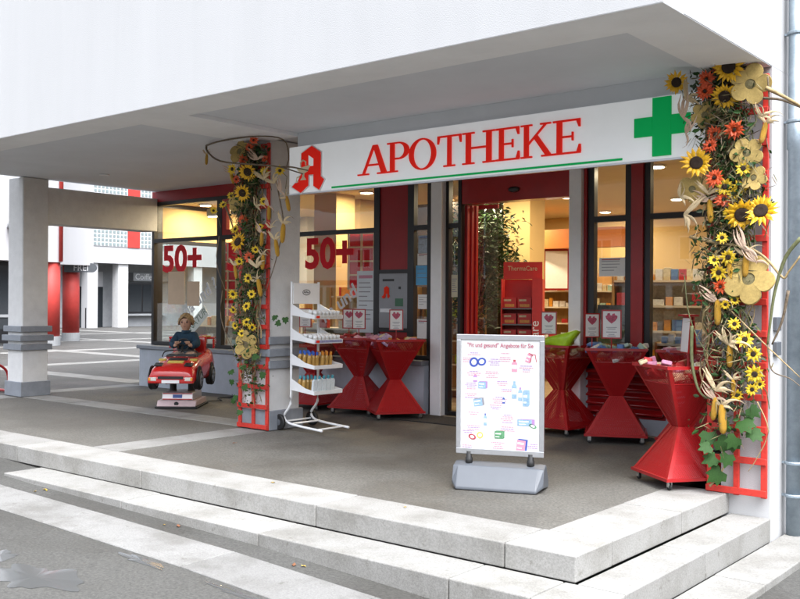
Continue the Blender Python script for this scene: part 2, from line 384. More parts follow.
# pillars
def pillar(x0, x1, y0, y1, bands=True, z0=0):
    p = bx('pillar', CONC, B, x0, x1, y0, y1, z0-.02, 3.13, bevel=.012)
    if bands:
        for z, h, o in ((0, .21, .03), (.66, .085, .045), (.79, .085, .06), (.92, .085, .045)):
            bx('plinth_band', BAND, p, x0-o, x1+o, y0-o, y1+o, z+.001, z+h, bevel=.006)
    return p
pillar(-13.08, -12.68, 7.0, 7.40); pillar(-7.97, -7.52, 6.97, 7.42)
bx('pillar', WHITE_WALL, B, -2.62, XR-.0005, 6.972, 7.4195, -.7, 3.111)
bx('arcade_beam', CONC, B, -13.06, -12.72, 7.402, 9.325, 2.49, 3.02, bevel=.008)
# downlight in the soffit
m = MB(); m.lathe([(.07, 0), (.07, .012), (.05, .014)], 20, (-11.54, 7.57, 3.118)); m.build('soffit_downlight', WHITE, B)
# fascia, low walls, sills
FY = 9.35
bx('fascia', REDD, B, -12.87, -2.6, FY-.02, FY+.06, 2.965, 3.134)
bx('low_wall', LOWWALL, B, -13.0, -7.165, 9.20, 9.60, 0, .60)
bx('window_sill', BAND, B, -13.04, -7.165, 9.16, 9.62, .602, .66, bevel=.006)
bx('low_wall', LOWWALL, B, -5.02, -2.6, 9.36, 9.60, 0, .66)
bx('low_wall', LOWWALL, B, -13.0, -12.7, 9.602, 12.6, 0, .60)
bx('window_sill', BAND, B, -13.04, -12.68, 9.622, 12.6, .602, .66, bevel=.006)
for i in range(6):     # louvre under the right-hand window
    M = Matrix.Translation((-4.55, 9.325, .24+i*.085)) @ Matrix.Rotation(R(28), 4, 'X')
    MB().box(-.44, .44, -.045, .045, -.012, .012, 0, M).build('louvre_slat', RED, B, bevel=.004)
bx('louvre_frame', REDD, B, -5.0, -4.10, 9.352, 9.362, .17, .73)

def frame(name, x0, x1, z0, z1, t=.045, trans=None, m=BLACK, y0=FY-.03, y1=FY+.05, panes=True, pm=GLASS):
    f = MB()
    f.box(x0, x0+t, y0, y1, z0, z1); f.box(x1-t, x1, y0, y1, z0, z1)
    f.box(x0+t, x1-t, y0+.001, y1-.001, z0, z0+t); f.box(x0+t, x1-t, y0+.001, y1-.001, z1-t, z1)
    if trans: f.box(x0+t, x1-t, y0+.001, y1-.001, trans-.03, trans+.03)
    o = f.build(name, m, B)
    if panes:
        cuts = [z0+t, trans-.03, trans+.03, z1-t] if trans else [z0+t, z1-t]
        for a, b in zip(cuts[::2], cuts[1::2]):
            MB().box(x0+t-.004, x1-t+.004, FY+.004, FY+.012, a-.004, b+.004).build('pane', pm, o)
    return o
frame('shop_window', -12.86, -11.18, .665, 2.962, .06, 2.34)
frame('shop_window', -11.18+.001, -9.6, .665, 2.962, .05, 2.34)
f2 = MB(); f2.box(-11.125, -11.03, FY-.025, FY+.04, 2.372, 2.91); f2.box(-9.75, -9.655, FY-.025, FY+.04, 2.372, 2.91)
f2.box(-11.03, -9.75, FY-.025, FY+.04, 2.372, 2.45); f2.box(-11.03, -9.75, FY-.025, FY+.04, 2.84, 2.91); f2.build('red_fanlight_frame', RED, B)
frame('shop_window', -9.599, -8.045, .665, 2.962, .05, 2.32)
# red panel with the grey night hatch, narrow window
bx('red_panel', REDD, B, -8.0, -7.53, FY-.012, FY+.03, 1.80, 2.96)
bx('red_panel', REDD, B, -8.0, -7.53, FY-.012, FY+.03, .665, 1.00)
m = MB(); m.box(-8.044, -8.0, FY-.03, FY+.05, .665, 2.962); m.box(-7.53, -7.48, FY-.03, FY+.05, .665, 2.962); m.box(-8.0, -7.53, FY-.028, FY+.05, 1.75, 1.80); m.box(-8.0, -7.53, FY-.028, FY+.05, 1.0, 1.05)
m.build('mullion', BLACK, B)
frame('narrow_window', -7.479, -7.165, .665, 2.962, .05, 2.32)
bx('black_post', BLACK, B, -7.163, -7.125, FY-.05, FY+.08, 0, 2.962)
bx('red_post', RED, B, -7.123, -7.095, FY-.06, FY+.08, 0, 2.962)
bx('white_jamb', WHITE, B, -7.093, -6.93, FY-.12, FY+.1, 0, 2.962, bevel=.005)
frame('side_light', -6.928, -6.70, .01, 2.962, .045, 2.32)
# door: red header with sensor, telescoped red leaf frames, right jamb
hd = bx('door_header', RED, B, -6.698, -5.185, FY-.02, FY+.16, 2.575, 2.962)
m = MB(); m.lathe([(.075, 0), (.07, .03), (.04, .045)], 20, (0, 0, 0), 0, Matrix.Translation((-5.95, FY-.02, 2.70)) @ Matrix.Diagonal((1, 1, .45, 1)) @ Matrix.Rotation(R(90), 4, 'X'))
m.build('door_sensor', BLACK, hd, smooth=True)
for i in range(3):
    y = FY+.03+i*.075; x = -6.69+i*.012
    lf = MB(); lf.box(x, x+.042, y, y+.05, .02, 2.57); lf.build('door_leaf_frame', RED, B, bevel=.004)
m = MB(); m.box(-6.60, -6.32, FY+.205, FY+.213, .06, 2.52); dl = m.build('door_leaf', GLASS, B)
bx('leaf_rail', RED, dl, -6.60, -6.32, FY+.195, FY+.225, .004, .06); bx('leaf_rail', RED, dl, -6.60, -6.32, FY+.195, FY+.225, 2.52, 2.57)
bx('white_jamb', WHITE, B, -5.18, -5.03, FY-.12, FY+.1, 0, 2.962, bevel=.005)
bx('red_post', RED, B, -5.027, -4.995, FY-.06, FY+.08, .665, 2.962)
frame('shop_window', -4.993, -4.475, .665, 2.962, .075, 2.30)
bx('red_post', RED, B, -4.473, -4.335, FY-.06, FY+.08, .665, 2.962, bevel=.004)
frame('shop_window', -4.333, -2.74, .665, 2.962, .065, 2.30)
# left return of the shop, also glazed
f3 = MB(); f3.box(-12.89, -12.80, FY+.052, FY+.14, .665, 2.962); f3.box(-12.88, -12.81, 12.5, 12.6, .665, 2.962); f3.box(-12.88, -12.81, FY+.14, 12.5, .665, .72); f3.box(-12.88, -12.81, FY+.14, 12.5, 2.90, 2.962); f3.box(-12.88, -12.81, FY+.14, 12.5, 2.31, 2.37)
sw = f3.build('side_window', BLACK, B)
MB().box(-12.85, -12.842, FY+.14, 12.5, .72, 2.31).build('pane', GLASS, sw); MB().box(-12.86, -12.83, FY+.14, 12.5, 2.37, 2.90).build('upper_panel', YELW, sw)
bx('side_wall', WHITE_WALL, B, -12.87, -12.6, 12.602, 16.5, 0, 2.962)
bx('fascia', REDD, B, -12.872, -12.78, FY+.062, 12.6, 2.965, 3.134)
# interior shell
tag(bx('interior_floor', FLOORI, None, -12.7, -2.6, 9.30, 16.5, -.06, .002), kind='structure')
tag(bx('interior_ceiling', CEILI, None, -12.78, -2.55, FY+.07, 16.5, 2.966, 3.10), kind='structure')
tag(bx('interior_wall_back', YELW, None, -12.6, -2.6, 15.6, 15.8, 0, 2.964), kind='structure')
tag(bx('interior_wall_right', YELW, None, -2.62, -2.52, FY+.06, 15.6, 0, 2.964), kind='structure')
tag(bx('interior_wall_partition', YELW, None, -9.9, -9.75, 10.9, 15.6, .003, 2.964), kind='structure')
# door mat
dm = MB(); dm.box(-7.6, -5.9, 8.62, 9.19, -.003, .010); tag(dm.build('door_mat', MATD, bevel=.004), 'dark rubber door mat lying in front of the pharmacy entrance', 'door mat')
# drain pipe
dp = thing('drain_pipe', 'grey galvanised downpipe on the white side wall', 'drain pipe', (XR+.085, 7.25, -.45))
m = MB(); m.lathe([(.055, 0), (.055, 2.98), (.062, 2.99), (.062, 3.17), (.055, 3.18), (.055, 9)], 20); m.build('pipe', ZINC, dp, smooth=True)
for z in (.42, .66, 3.18, 3.83): 
    m = MB(); m.lathe([(.060, z), (.066, z+.006), (.066, z+.02), (.060, z+.026)], 20); m.box(-.086, -.05, -.012, .012, z+.004, z+.02); m.build('pipe_clamp', ZINC, dp)
# steel cable guide on the wall edge
bx('wall_bracket', GREYPL, B, XR+.001, XR+.03, 7.02, 7.12, 1.02, 1.12, bevel=.004); bx('wall_bracket', GREYPL, B, XR+.001, XR+.03, 7.02, 7.12, 1.20, 1.30, bevel=.004)

# ------------------------------------------------------------------ lamps in the shop
LAMPE = mat('lamp_glow', (1, .9, .7), .5, var=0, emit=(1, .80, .50), emit_s=14)
def lamp(x, y, e=55, k=0, name='ceiling_downlight'):
    t = thing(name, LL[k], 'ceiling light', (x, y, 2.96))
    if group_l[k]: t['group'] = group_l[k]
    MB().lathe([(.11, -.02), (.11, .0), (.08, .004)], 18).build('lamp_ring', WHITE, t)
    MB().lathe([(.085, -.024), (.085, -.0205)], 18).build('lamp_lens', LAMPE, t)
    l = bpy.data.lights.new('lamp_light', 'AREA'); l.shape = 'DISK'; l.size = .16; l.energy = e; l.color = (1, .80, .54)
    o = bpy.data.objects.new('lamp_light', l); COL.objects.link(o); o.parent = t; o.location = (0, 0, -.03)
LL = ['round lit downlight in the shop ceiling behind the window panes']; group_l = ['lit downlights in the shop ceiling']
for x, y in ((-12.35, 10.0), (-12.3, 11.4), (-12.0, 10.4), (-10.6, 10.3), (-11.3, 12.2), (-9.0, 10.2), (-8.6, 11.6), (-7.2, 10.6), (-6.1, 10.7), (-7.0, 12.4), (-8.6, 13.6), (-4.6, 10.2), (-3.4, 10.4), (-4.2, 12), (-5.8, 13.6), (-7.6, 14.8)): lamp(x, y, 12 if x < -5 else 7)
# @@SIGN
# ================================================================== PHARMACY SIGN
S = thing('pharmacy_sign', 'long white sign board reading APOTHEKE in red with green cross', 'sign', (0, 6.95, 0))
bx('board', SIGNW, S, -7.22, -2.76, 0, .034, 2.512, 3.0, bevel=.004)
bx('board_edge', ALU, S, -7.222, -2.758, -.003, .034, 2.498, 2.511)
def stroke(mb, pts, k): mb.prism(pts, -.0175-.0006*k, -.0025)
def arc(cx, cy, rx, ry, a0, a1, n=20): return [(cx+rx*math.cos(R(a0+(a1-a0)*i/n)), cy+ry*math.sin(R(a0+(a1-a0)*i/n))) for i in range(n+1)]
def letter(ch):
    P = []; rings = []
    rc = lambda x0, x1, z0, z1: P.append([(x0, z0), (x1, z0), (x1, z1), (x0, z1)])
    if ch == 'A':
        P += [[(.14, .03), (.205, .03), (.53, 1), (.46, 1)], [(.72, .03), (.88, .03), (.60, 1), (.46, 1)], [(.24, .30), (.76, .30), (.75, .36), (.26, .36)]]
        rc(0, .34, 0, .05); rc(.60, 1.0, 0, .05)
    elif ch == 'P':
        rc(.12, .265, .04, .96); rc(.02, .38, 0, .05); rc(.02, .42, .95, 1); rc(.265, .42, .42, .475)
        rings.append((arc(.40, .71, .36, .29, -90, 90), arc(.40, .71, .20, .24, -90, 90)))
    elif ch == 'O': rings.append((arc(.46, .5, .45, .52, 0, 360, 36), arc(.46, .5, .295, .47, 0, 360, 36)))
    elif ch == 'T':
        rc(.375, .515, .04, .96); rc(.24, .65, 0, .05); rc(.02, .87, .945, 1); P.append([(.02, .74), (.06, .74), (.10, .95), (.02, .95)]); P.append([(.83, .74), (.87, .74), (.87, .95), (.79, .95)])
    elif ch == 'H':
        for o in (0, .60): rc(.12+o, .265+o, .04, .96); rc(.02+o, .37+o, 0, .05); rc(.02+o, .37+o, .95, 1)
        rc(.26, .725, .47, .53)
    elif ch == 'E':
        rc(.12, .265, .04, .96); rc(.02, .76, 0, .055); rc(.02, .75, .945, 1); rc(.26, .54, .475, .53)
        P.append([(.72, .26), (.76, .26), (.77, .05), (.66, .05)]); P.append([(.65, .95), (.75, .95), (.75, .76), (.71, .76)]); rc(.53, .57, .38, .63)
    elif ch == 'K':
        rc(.12, .265, .04, .96); rc(.02, .37, 0, .05); rc(.02, .37, .95, 1)
        P += [[(.26, .38), (.28, .47), (.74, .96), (.81, .96)], [(.42, .58), (.52, .68), (.96, .04), (.78, .04)]]
        rc(.62, .94, .95, 1); rc(.66, 1.04, 0, .05)
    return P, rings
h = .285
for ch, x0, x1 in (('A', -6.24, -5.81), ('P', -5.87, -5.58), ('O', -5.60, -5.27), ('T', -5.265, -4.985), ('H', -4.985, -4.62), ('E', -4.625, -4.365), ('K', -4.37, -4.03), ('E', -4.055, -3.775)):
    P, rg = letter(ch); wd = {'A': 1.02, 'P': .80, 'O': .93, 'T': .89, 'H': .99, 'E': .80, 'K': 1.06}[ch]
    mb = MB(); sx = (x1-x0)/wd; f = lambda p: (x0+p[0]*sx, 2.625+p[1]*h)
    for k, pts in enumerate(P): stroke(mb, [f(p) for p in pts], k)
    for o, i in rg: mb.ring([f(p) for p in o], [f(p) for p in i], -.0165, -.0025, closed=False)
    mb.build('letter', GLOWRED, S)
bx('green_line', GREEN, S, -6.60, -3.42, -.008, -.002, 2.530, 2.548)
m = MB(); m.box(-3.315, -3.165, -.018, -.002, 2.695, 2.845); m.box(-3.163, -3.012, -.018, -.002, 2.535, 2.99); m.box(-3.010, -2.86, -.018, -.002, 2.695, 2.845); m.build('green_cross', GREEN, S)
# red gothic A with white edge, white bowl and snake
A_out = [(.30, .62), (.30, .86), (.60, 1.0), (.86, .84), (.86, .30), (.96, .22), (.82, .0), (.66, .10), (.66, .36), (.50, .36), (.50, .12), (.28, -.03), (.02, .12), (.12, .20), (.18, .20), (.30, .40)]
def gx(p, k=1.0): return (-7.17+.49*p[0], 2.528+.455*p[1])
def grow(pts, e):
    cx = sum(p[0] for p in pts)/len(pts); cz = sum(p[1] for p in pts)/len(pts)
    res = []; n = len(pts)
    for i in range(n):
        a = Vector((*pts[i-1], 0)); b_ = Vector((*pts[i], 0)); c = Vector((*pts[(i+1) % n], 0))
        n1 = (b_-a).normalized().cross(Vector((0, 0, 1))); n2 = (c-b_).normalized().cross(Vector((0, 0, 1)))
        if sum(pts[j][0]*pts[(j+1) % n][1]-pts[(j+1) % n][0]*pts[j][1] for j in range(n)) < 0: n1, n2 = -n1, -n2
        v = (n1+n2); v = v/max(.5, v.length**2)*2; res.append((b_.x+v.x*e, b_.y+v.y*e))
    return res
lo = [gx(p) for p in A_out]
MB().prism(grow(lo, .013), -.010, -.002).build('emblem_edge', WHITE, S)
em = MB().prism(lo, -.018, -.0105).build('emblem', GLOWRED, S)
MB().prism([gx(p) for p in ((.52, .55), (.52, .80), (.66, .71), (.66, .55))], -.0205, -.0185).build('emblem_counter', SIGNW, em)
mb = MB(); 
CREAM = mat('emblem_cream', (.80, .72, .50), .4, var=0)
mb.prism([gx(p) for p in ((.18, .52), (.58, .58), (.50, .44), (.40, .40), (.40, .32), (.46, .25), (.28, .25), (.34, .32), (.34, .40), (.24, .44))], -.0225, -.0190)
mb.tube([Vector((gx(p)[0], -.022, gx(p)[1])) for p in ((.30, .56), (.28, .64), (.36, .70), (.44, .66), (.44, .58))], .008, 6)
mb.tube([Vector((gx(p)[0], -.022, gx(p)[1])) for p in ((.26, .34), (.18, .32), (.16, .24), (.22, .22))], .007, 6); mb.build('emblem_bowl', CREAM, em)
# ================================================================== TRELLISES
def trellis(X0, X1, label, z0, ztop, n):
    t = thing('trellis', label, 'trellis', (X0, 6.93, z0), 0, 'red wooden trellises on the pillars'); W = X1-X0
    for x in (0.022, W*.5, W-.022):
        bx('upright', REDL, t, x-.021, x+.021, -.012, .012, 0, ztop-z0, bevel=.003)
    for i in range(n):
        z = .035+i*(ztop-z0-.07)/(n-1)
        bx('rung', REDL, t, .0, W, -.032, -.0125, z-.024, z+.024, bevel=.003)
    return t
trellis(-2.71, -2.27, 'red wooden trellis on the right pillar below the green cross', -.005, 3.05, 14)
trellis(-7.965, -7.49, 'red wooden trellis on the middle pillar beside the white rack', .003, 3.08, 15)

# ================================================================== GARLANDS
YEL = mat('sunflower_yellow', (.80, .50, .008), .55, var=.15, scale=25, col2=(.62, .28, .004))
YEL2 = mat('small_yellow_petal', (.80, .54, .02), .55, var=.12, scale=25)
SEED = mat('seed_brown', (.045, .022, .010), .9, var=.3, scale=120, bump=.8, bscale=300)
ORA = mat('gerbera_orange', (.76, .10, .022), .55, var=.2, scale=25)
FELT = mat('felt_beige', (.47, .335, .11), .95, var=.14, scale=9, bump=.3, bscale=200)
CORN = mat('corn_kernel', (.68, .36, .025), .45, var=.2, scale=90, bump=.8, bscale=140)
HUSK = mat('corn_husk', (.60, .46, .27), .75, var=.15, scale=20, bump=.2, bscale=50)
HUSK2 = mat('pink_husk', (.62, .44, .32), .75, var=.15, scale=20)
LEAFD = mat('ivy_dark', (.026, .060, .016), .45, var=.3, scale=30)
LEAFG = mat('leaf_green', (.030, .088, .016), .6, spec=.25, var=.25, scale=18, bump=.15, bscale=60)
HERB = mat('dried_herb', (.22, .185, .08), .8, var=.3, scale=30)
BARK = mat('twig_bark', (.19, .14, .09), .8, var=.3, scale=40, bump=.4, bscale=90)
BARKP = mat('twig_pale', (.42, .30, .14), .7, var=.25, scale=30, bump=.3, bscale=80)
STEMG = mat('vine_green', (.16, .17, .07), .7, var=.25, scale=30)

def petal(mb, ang, r0, r1, wd, lift, mi=0, curl=0):
    """pointed petal in the local plane facing +z"""
    c, s = math.cos(ang), math.sin(ang); P = lambda a, b, z: (c*a-s*b, s*a+c*b, z)
    k = r0+(r1-r0)*.45
    mb.add([P(r0, -wd*.35, 0), P(r0, wd*.35, 0), P(k, wd, lift*.5), P(k, 0, lift*.5+wd*.25), P(k, -wd, lift*.5), P(r1, 0, lift+curl), P(r0, 0, .003)],
           [(0, 6, 3, 4), (6, 1, 2, 3), (4, 3, 5), (3, 2, 5)], mi)
def flower_mesh(kind, seed):
    rnd = random.Random(seed); pm = MB(); cm = MB()
    if kind == 'sun':
        for ring_, n, r1, lf in ((0, 15, 1.0, .05), (1, 14, .88, .20)):
            for i in range(n): petal(pm, (i+.5*ring_)*2*math.pi/n+rnd.uniform(-.1, .1), .33, r1*rnd.uniform(.88, 1.06), .125*rnd.uniform(.85, 1.1), lf+rnd.uniform(-.06, .1), 0, rnd.uniform(-.1, .06))
        cm.lathe([(.40, .0), (.40, .09), (.33, .14), (.18, .15), (.04, .12)], 18)
    elif kind == 'small':
        for ring_, n, r1 in ((0, 11, 1.0), (1, 9, .82)):
            for i in range(n): petal(pm, (i+.5*ring_)*2*math.pi/n+rnd.uniform(-.12, .12), .22, r1*rnd.uniform(.85, 1.08), .19*rnd.uniform(.85, 1.1), .1*ring_+rnd.uniform(-.05, .16), 0, rnd.uniform(-.12, .1))
        cm.lathe([(.30, 0), (.30, .10), (.22, .17), (.05, .18)], 12)
    else:
        for ring_, n, r1, lf in ((0, 13, 1.0, .08), (1, 12, .84, .24), (2, 9, .6, .36)):
            for i in range(n): petal(pm, (i+.5*ring_)*2*math.pi/n+rnd.uniform(-.12, .12), .1, r1*rnd.uniform(.8, 1.1), .20*rnd.uniform(.85, 1.15), lf+rnd.uniform(-.08, .14), 0, rnd.uniform(-.2, .1))
        cm.lathe([(.16, .1), (.16, .34), (.10, .40), (.02, .40)], 10)
    return pm, cm
FM = {}
for kd, pmat in (('sun', YEL), ('small', YEL2), ('ger', ORA)):
    FM[kd] = []
    for sd in range(3):
        a, b = flower_mesh(kd, sd); FM[kd].append((a.mesh('petals', pmat), b.mesh('flower_centre', SEED, smooth=False)))
def felt_mesh(n, seed):
    rnd = random.Random(seed); k = 60; o = []; i_ = []
    for q in range(k):
        t = q*2*math.pi/k; rr = .70+.30*abs(math.cos(n*t/2))**.7; o.append((rr*math.cos(t), rr*math.sin(t))); i_.append((.24*math.cos(t), .24*math.sin(t)))
    vs = []
    for q in range(k):
        bend = .10*math.sin(2*math.atan2(o[q][1], o[q][0])+seed)
        vs += [(o[q][0], o[q][1], bend), (o[q][0]*.97, o[q][1]*.97, bend+.07), (i_[q][0], i_[q][1], 0), (i_[q][0], i_[q][1], .08)]
    fs = []
    for q in range(k):
        a = q*4; b = ((q+1) % k)*4; fs += [(a, b, b+1, a+1), (a+1, b+1, b+3, a+3), (a+3, b+3, b+2, a+2), (a+2, b+2, b, a)]
    mb = MB(); mb.add(vs, fs); return mb.mesh('felt_petals', FELT, smooth=False)
FELTM = [felt_mesh(5, 0), felt_mesh(6, 1), felt_mesh(5, 2)]
FELTC = MB().lathe([(.24, -.01), (.24, .03), (.1, .06)], 14).mesh('felt_centre', HERB)
def corn_mesh():
    mb = MB(); prof = [(.02, -.5), (.09, -.44), (.125, -.3), (.135, -.05), (.125, .25), (.09, .45), (.03, .5)]
    mb.lathe(prof, 12); return mb.mesh('corn_cob', CORN, smooth=True)
CORNM = corn_mesh()
def husk_mesh(seed, m_):
    rnd = random.Random(seed); mb = MB()
    for i in range(7):
        a = rnd.uniform(-1.5, 1.5); ln = rnd.uniform(.6, 1.35); wd = rnd.uniform(.06, .11); bend = rnd.uniform(.2, .9); L_ = []; tw = rnd.uniform(-.6, .6)
        for q in range(7):
            t = q/6; wq = wd*math.sin(math.pi*(.14+.84*t))**.8; x = math.sin(a+bend*t*t*math.copysign(1, a))*ln*t; z = math.cos(a+bend*t*t)*ln*t; y = -.28*t+.25*t*t*rnd.uniform(.6, 1.4)
            nx, nz = math.cos(a), -math.sin(a); L_.append(((x-nx*wq, y-wq*tw, z-nz*wq), (x, y-.045, z), (x+nx*wq, y+wq*tw, z+nz*wq)))
        o = [p for tri in L_ for p in tri]
        mb.add(o, [(q*3+c, q*3+c+1, (q+1)*3+c+1, (q+1)*3+c) for q in range(6) for c in range(2)])
    return mb.mesh('husk_leaves', m_, smooth=True)
HUSKM = [husk_mesh(3, HUSK), husk_mesh(4, HUSK2), husk_mesh(9, HUSK)]
def ivy_mesh(m_):
    o = [(0, 0), (.35, -.12), (.62, .22), (.45, .38), (.50, .78), (.22, .72), (0, 1.12), (-.22, .72), (-.50, .78), (-.45, .38), (-.62, .22), (-.35, -.12)]
    mb = MB(); vs = [(0, .45, .05)]+[(p[0], p[1], -.10*abs(p[0])+.03*p[1]) for p in o]
    vs += [(v[0], v[1], v[2]-.012) for v in vs]; n = len(o)
    fs = [(0, 1+i, 1+(i+1) % n) for i in range(n)]+[(n+1, n+2+(i+1) % n, n+2+i) for i in range(n)]
    mb.add(vs, fs); return mb.mesh('leaf', m_, smooth=True)
IVYM = ivy_mesh(LEAFG); IVYD = ivy_mesh(LEAFD)

def facing(rnd, tilt=25):
    """rotation that turns local +z to the street, with a random lean towards passers-by"""
    return (Matrix.Rotation(R(rnd.uniform(0, 34)), 4, 'Z') @ Matrix.Rotation(R(90+rnd.uniform(-tilt, tilt)), 4, 'X') @ Matrix.Rotation(rnd.uniform(0, 6.28), 4, 'Z'))
def garland(name, label, X, D, seed, spread, herb_n, zlo, zhi, hang):
    rnd = random.Random(seed); Y0 = 6.86
    G = thing(name, label, 'garland', (X, Y0, 0), 0, None)
    def put(me_p, nm, x, y, z, s, M=None):
        M = Matrix.Translation((x-X, y-Y0, z)) @ (M if M is not None else facing(rnd)) @ Matrix.Scale(s, 4); return link(nm, me_p, G, M=M)
    for kd, nm, lst in (('sun', 'sunflower', D['big']), ('small', 'small_sunflower', D['small']), ('ger', 'orange_gerbera', D['orange'])):
        for i, (x, z, s) in enumerate(lst):
            a, b = FM[kd][i % 3]; yy = {'sun': 6.74, 'small': 6.77, 'ger': 6.76}[kd]+rnd.uniform(-.03, .03)
            o = put(a, nm, x, yy, z, s*{'sun': 1.1, 'small': 1.22, 'ger': 1.08}[kd]*rnd.uniform(.9, 1.1), facing(rnd, 26)); link('flower_centre', b, o)
            mb = MB(); mb.tube([(x-X, yy-Y0+.01, z), (x-X+rnd.uniform(-.04, .04), yy-Y0+.07, z-.06), (x-X+rnd.uniform(-.05, .05), yy-Y0+.10, z-.18)], .0035, 5); mb.build('stem', STEMG, G)
    for i, (x, z, s) in enumerate(D['felt']):
        o = put(FELTM[i % 3], 'felt_flower', x, 6.79, z, s*1.05, facing(rnd, 14)); link('felt_centre', FELTC, o)
    for i, (x, z, s) in enumerate(D['corn']):
        M = Matrix.Rotation(R(rnd.uniform(-14, 14)), 4, 'Y') @ Matrix.Rotation(R(rnd.uniform(-12, 12)), 4, 'X')
        o = put(CORNM, 'corn_cob', x, 6.78, z, s, M)
        link('husk', HUSKM[i % 3], o, M=Matrix.Translation((0, 0, .42)) @ Matrix.Rotation(rnd.uniform(-.6, .6), 4, 'Y') @ Matrix.Scale(.62, 4))
    for i, (x, z) in enumerate(D['husk']):
        M = Matrix.Rotation(R(rnd.uniform(-40, 40)+(-60 if hang == 'L' else 60)*(x < X-.15)), 4, 'Y'); put(HUSKM[i % 3], 'corn_husk', x, 6.76, z, rnd.uniform(.10, .15), M)
    for i, (x, z) in enumerate(D.get('leaf', [])):
        o = put(IVYM, 'large_leaf', x, 6.80+rnd.uniform(-.05, .03), z, rnd.uniform(.085, .125)*(1 if hang == 'R' else .62), Matrix.Rotation(R(rnd.uniform(0, 30)), 4, 'Z') @ Matrix.Rotation(R(70+rnd.uniform(-25, 30)), 4, 'X') @ Matrix.Rotation(R(180+rnd.uniform(-70, 70)), 4, 'Z'))
    # tangled vines down the length
    for i in range(20):
        mb = MB(); pts = []; x = X+rnd.uniform(-.15, .15); 
        z = zhi-rnd.uniform(0, .6)
        while z > zlo+rnd.uniform(0, .8):
            pts.append((x-X+rnd.uniform(-.03, .03), rnd.uniform(-.04, .05), z)); x += rnd.uniform(-.09, .09); x = max(X-spread, min(X+spread, x)); z -= rnd.uniform(.10, .2)
        if len(pts) > 2: mb.tube(smooth_path(pts), rnd.uniform(.0035, .008), 5); mb.build('vine', rnd.choice([BARK, STEMG, BARKP]), G)
    # small leaves and dried herb: too many to count
    fl = MB()
    for i in range(herb_n):
        z = zlo+(zhi-zlo)*rnd.random()**.62; 
        c = X+.06*math.sin(z*5+seed); x = rnd.gauss(c, spread*.55); 
        if abs(x-c) > spread*1.5: continue
        y = 6.86+rnd.uniform(-.10, .06); k = rnd.random(); q = Euler((rnd.uniform(0, 6.3), rnd.uniform(0, 6.3), rnd.uniform(0, 6.3))).to_matrix(); p0 = Vector((x-X, y-Y0, z))
        if k < .45:
            s_ = rnd.uniform(.014, .030); mi = 0 if rnd.random() < .35 else 1
            pts = [Vector(v)*s_ for v in ((0, -1, 0), (.55, -.2, .12), (.35, .6, .05), (0, 1.1, -.1), (-.35, .6, .05), (-.55, -.2, .12))]
            fl.add([p0+q @ v for v in pts], [(0, 1, 2, 3), (0, 3, 4, 5)], mi)
        else:
            l_ = rnd.uniform(.05, .13); e = Vector((rnd.uniform(-.6, .6), rnd.uniform(-.6, .1), rnd.uniform(-1, .3))).normalized()*l_; n_ = Vector((rnd.uniform(-1, 1), rnd.uniform(-1, 1), rnd.uniform(-1, 1))).normalized()*.0035
            fl.add([p0-n_, p0+n_, p0+e*.6+n_*1.4, p0+e, p0+e*.6-n_*1.4], [(0, 1, 2, 3, 4)], 2 if rnd.random() < .7 else 3)
    o = fl.build('foliage', [LEAFD, LEAFG, HERB, BARK], G); o['kind'] = 'stuff'
    return G
def smooth_path(pts, n=4):
    P = [Vector(p) for p in pts]; res = []
    for i in range(len(P)-1):
        p0, p1, p2, p3 = P[max(i-1, 0)], P[i], P[i+1], P[min(i+2, len(P)-1)]
        for k in range(n):
            t = k/n; res.append(.5*((2*p1)+(p2-p0)*t+(2*p0-5*p1+4*p2-p3)*t*t+(3*p1-p0-3*p2+p3)*t**3))
    res.append(P[-1]); return res
def branch(G, pts, rad, m_, nm='branch', dy=None, taper=.5):
    L0 = G.location; k = len(pts); P = [(p[0]-L0.x, (p[2] if len(p) > 2 else 6.80)-L0.y, p[1]) for p in pts]; Q = smooth_path(P)
    mb = MB(); mb.tube(Q, [rad*(1-(1-taper)*i/(len(Q)-1)) for i in range(len(Q))], 7); return mb.build(nm, m_, G, smooth=True)

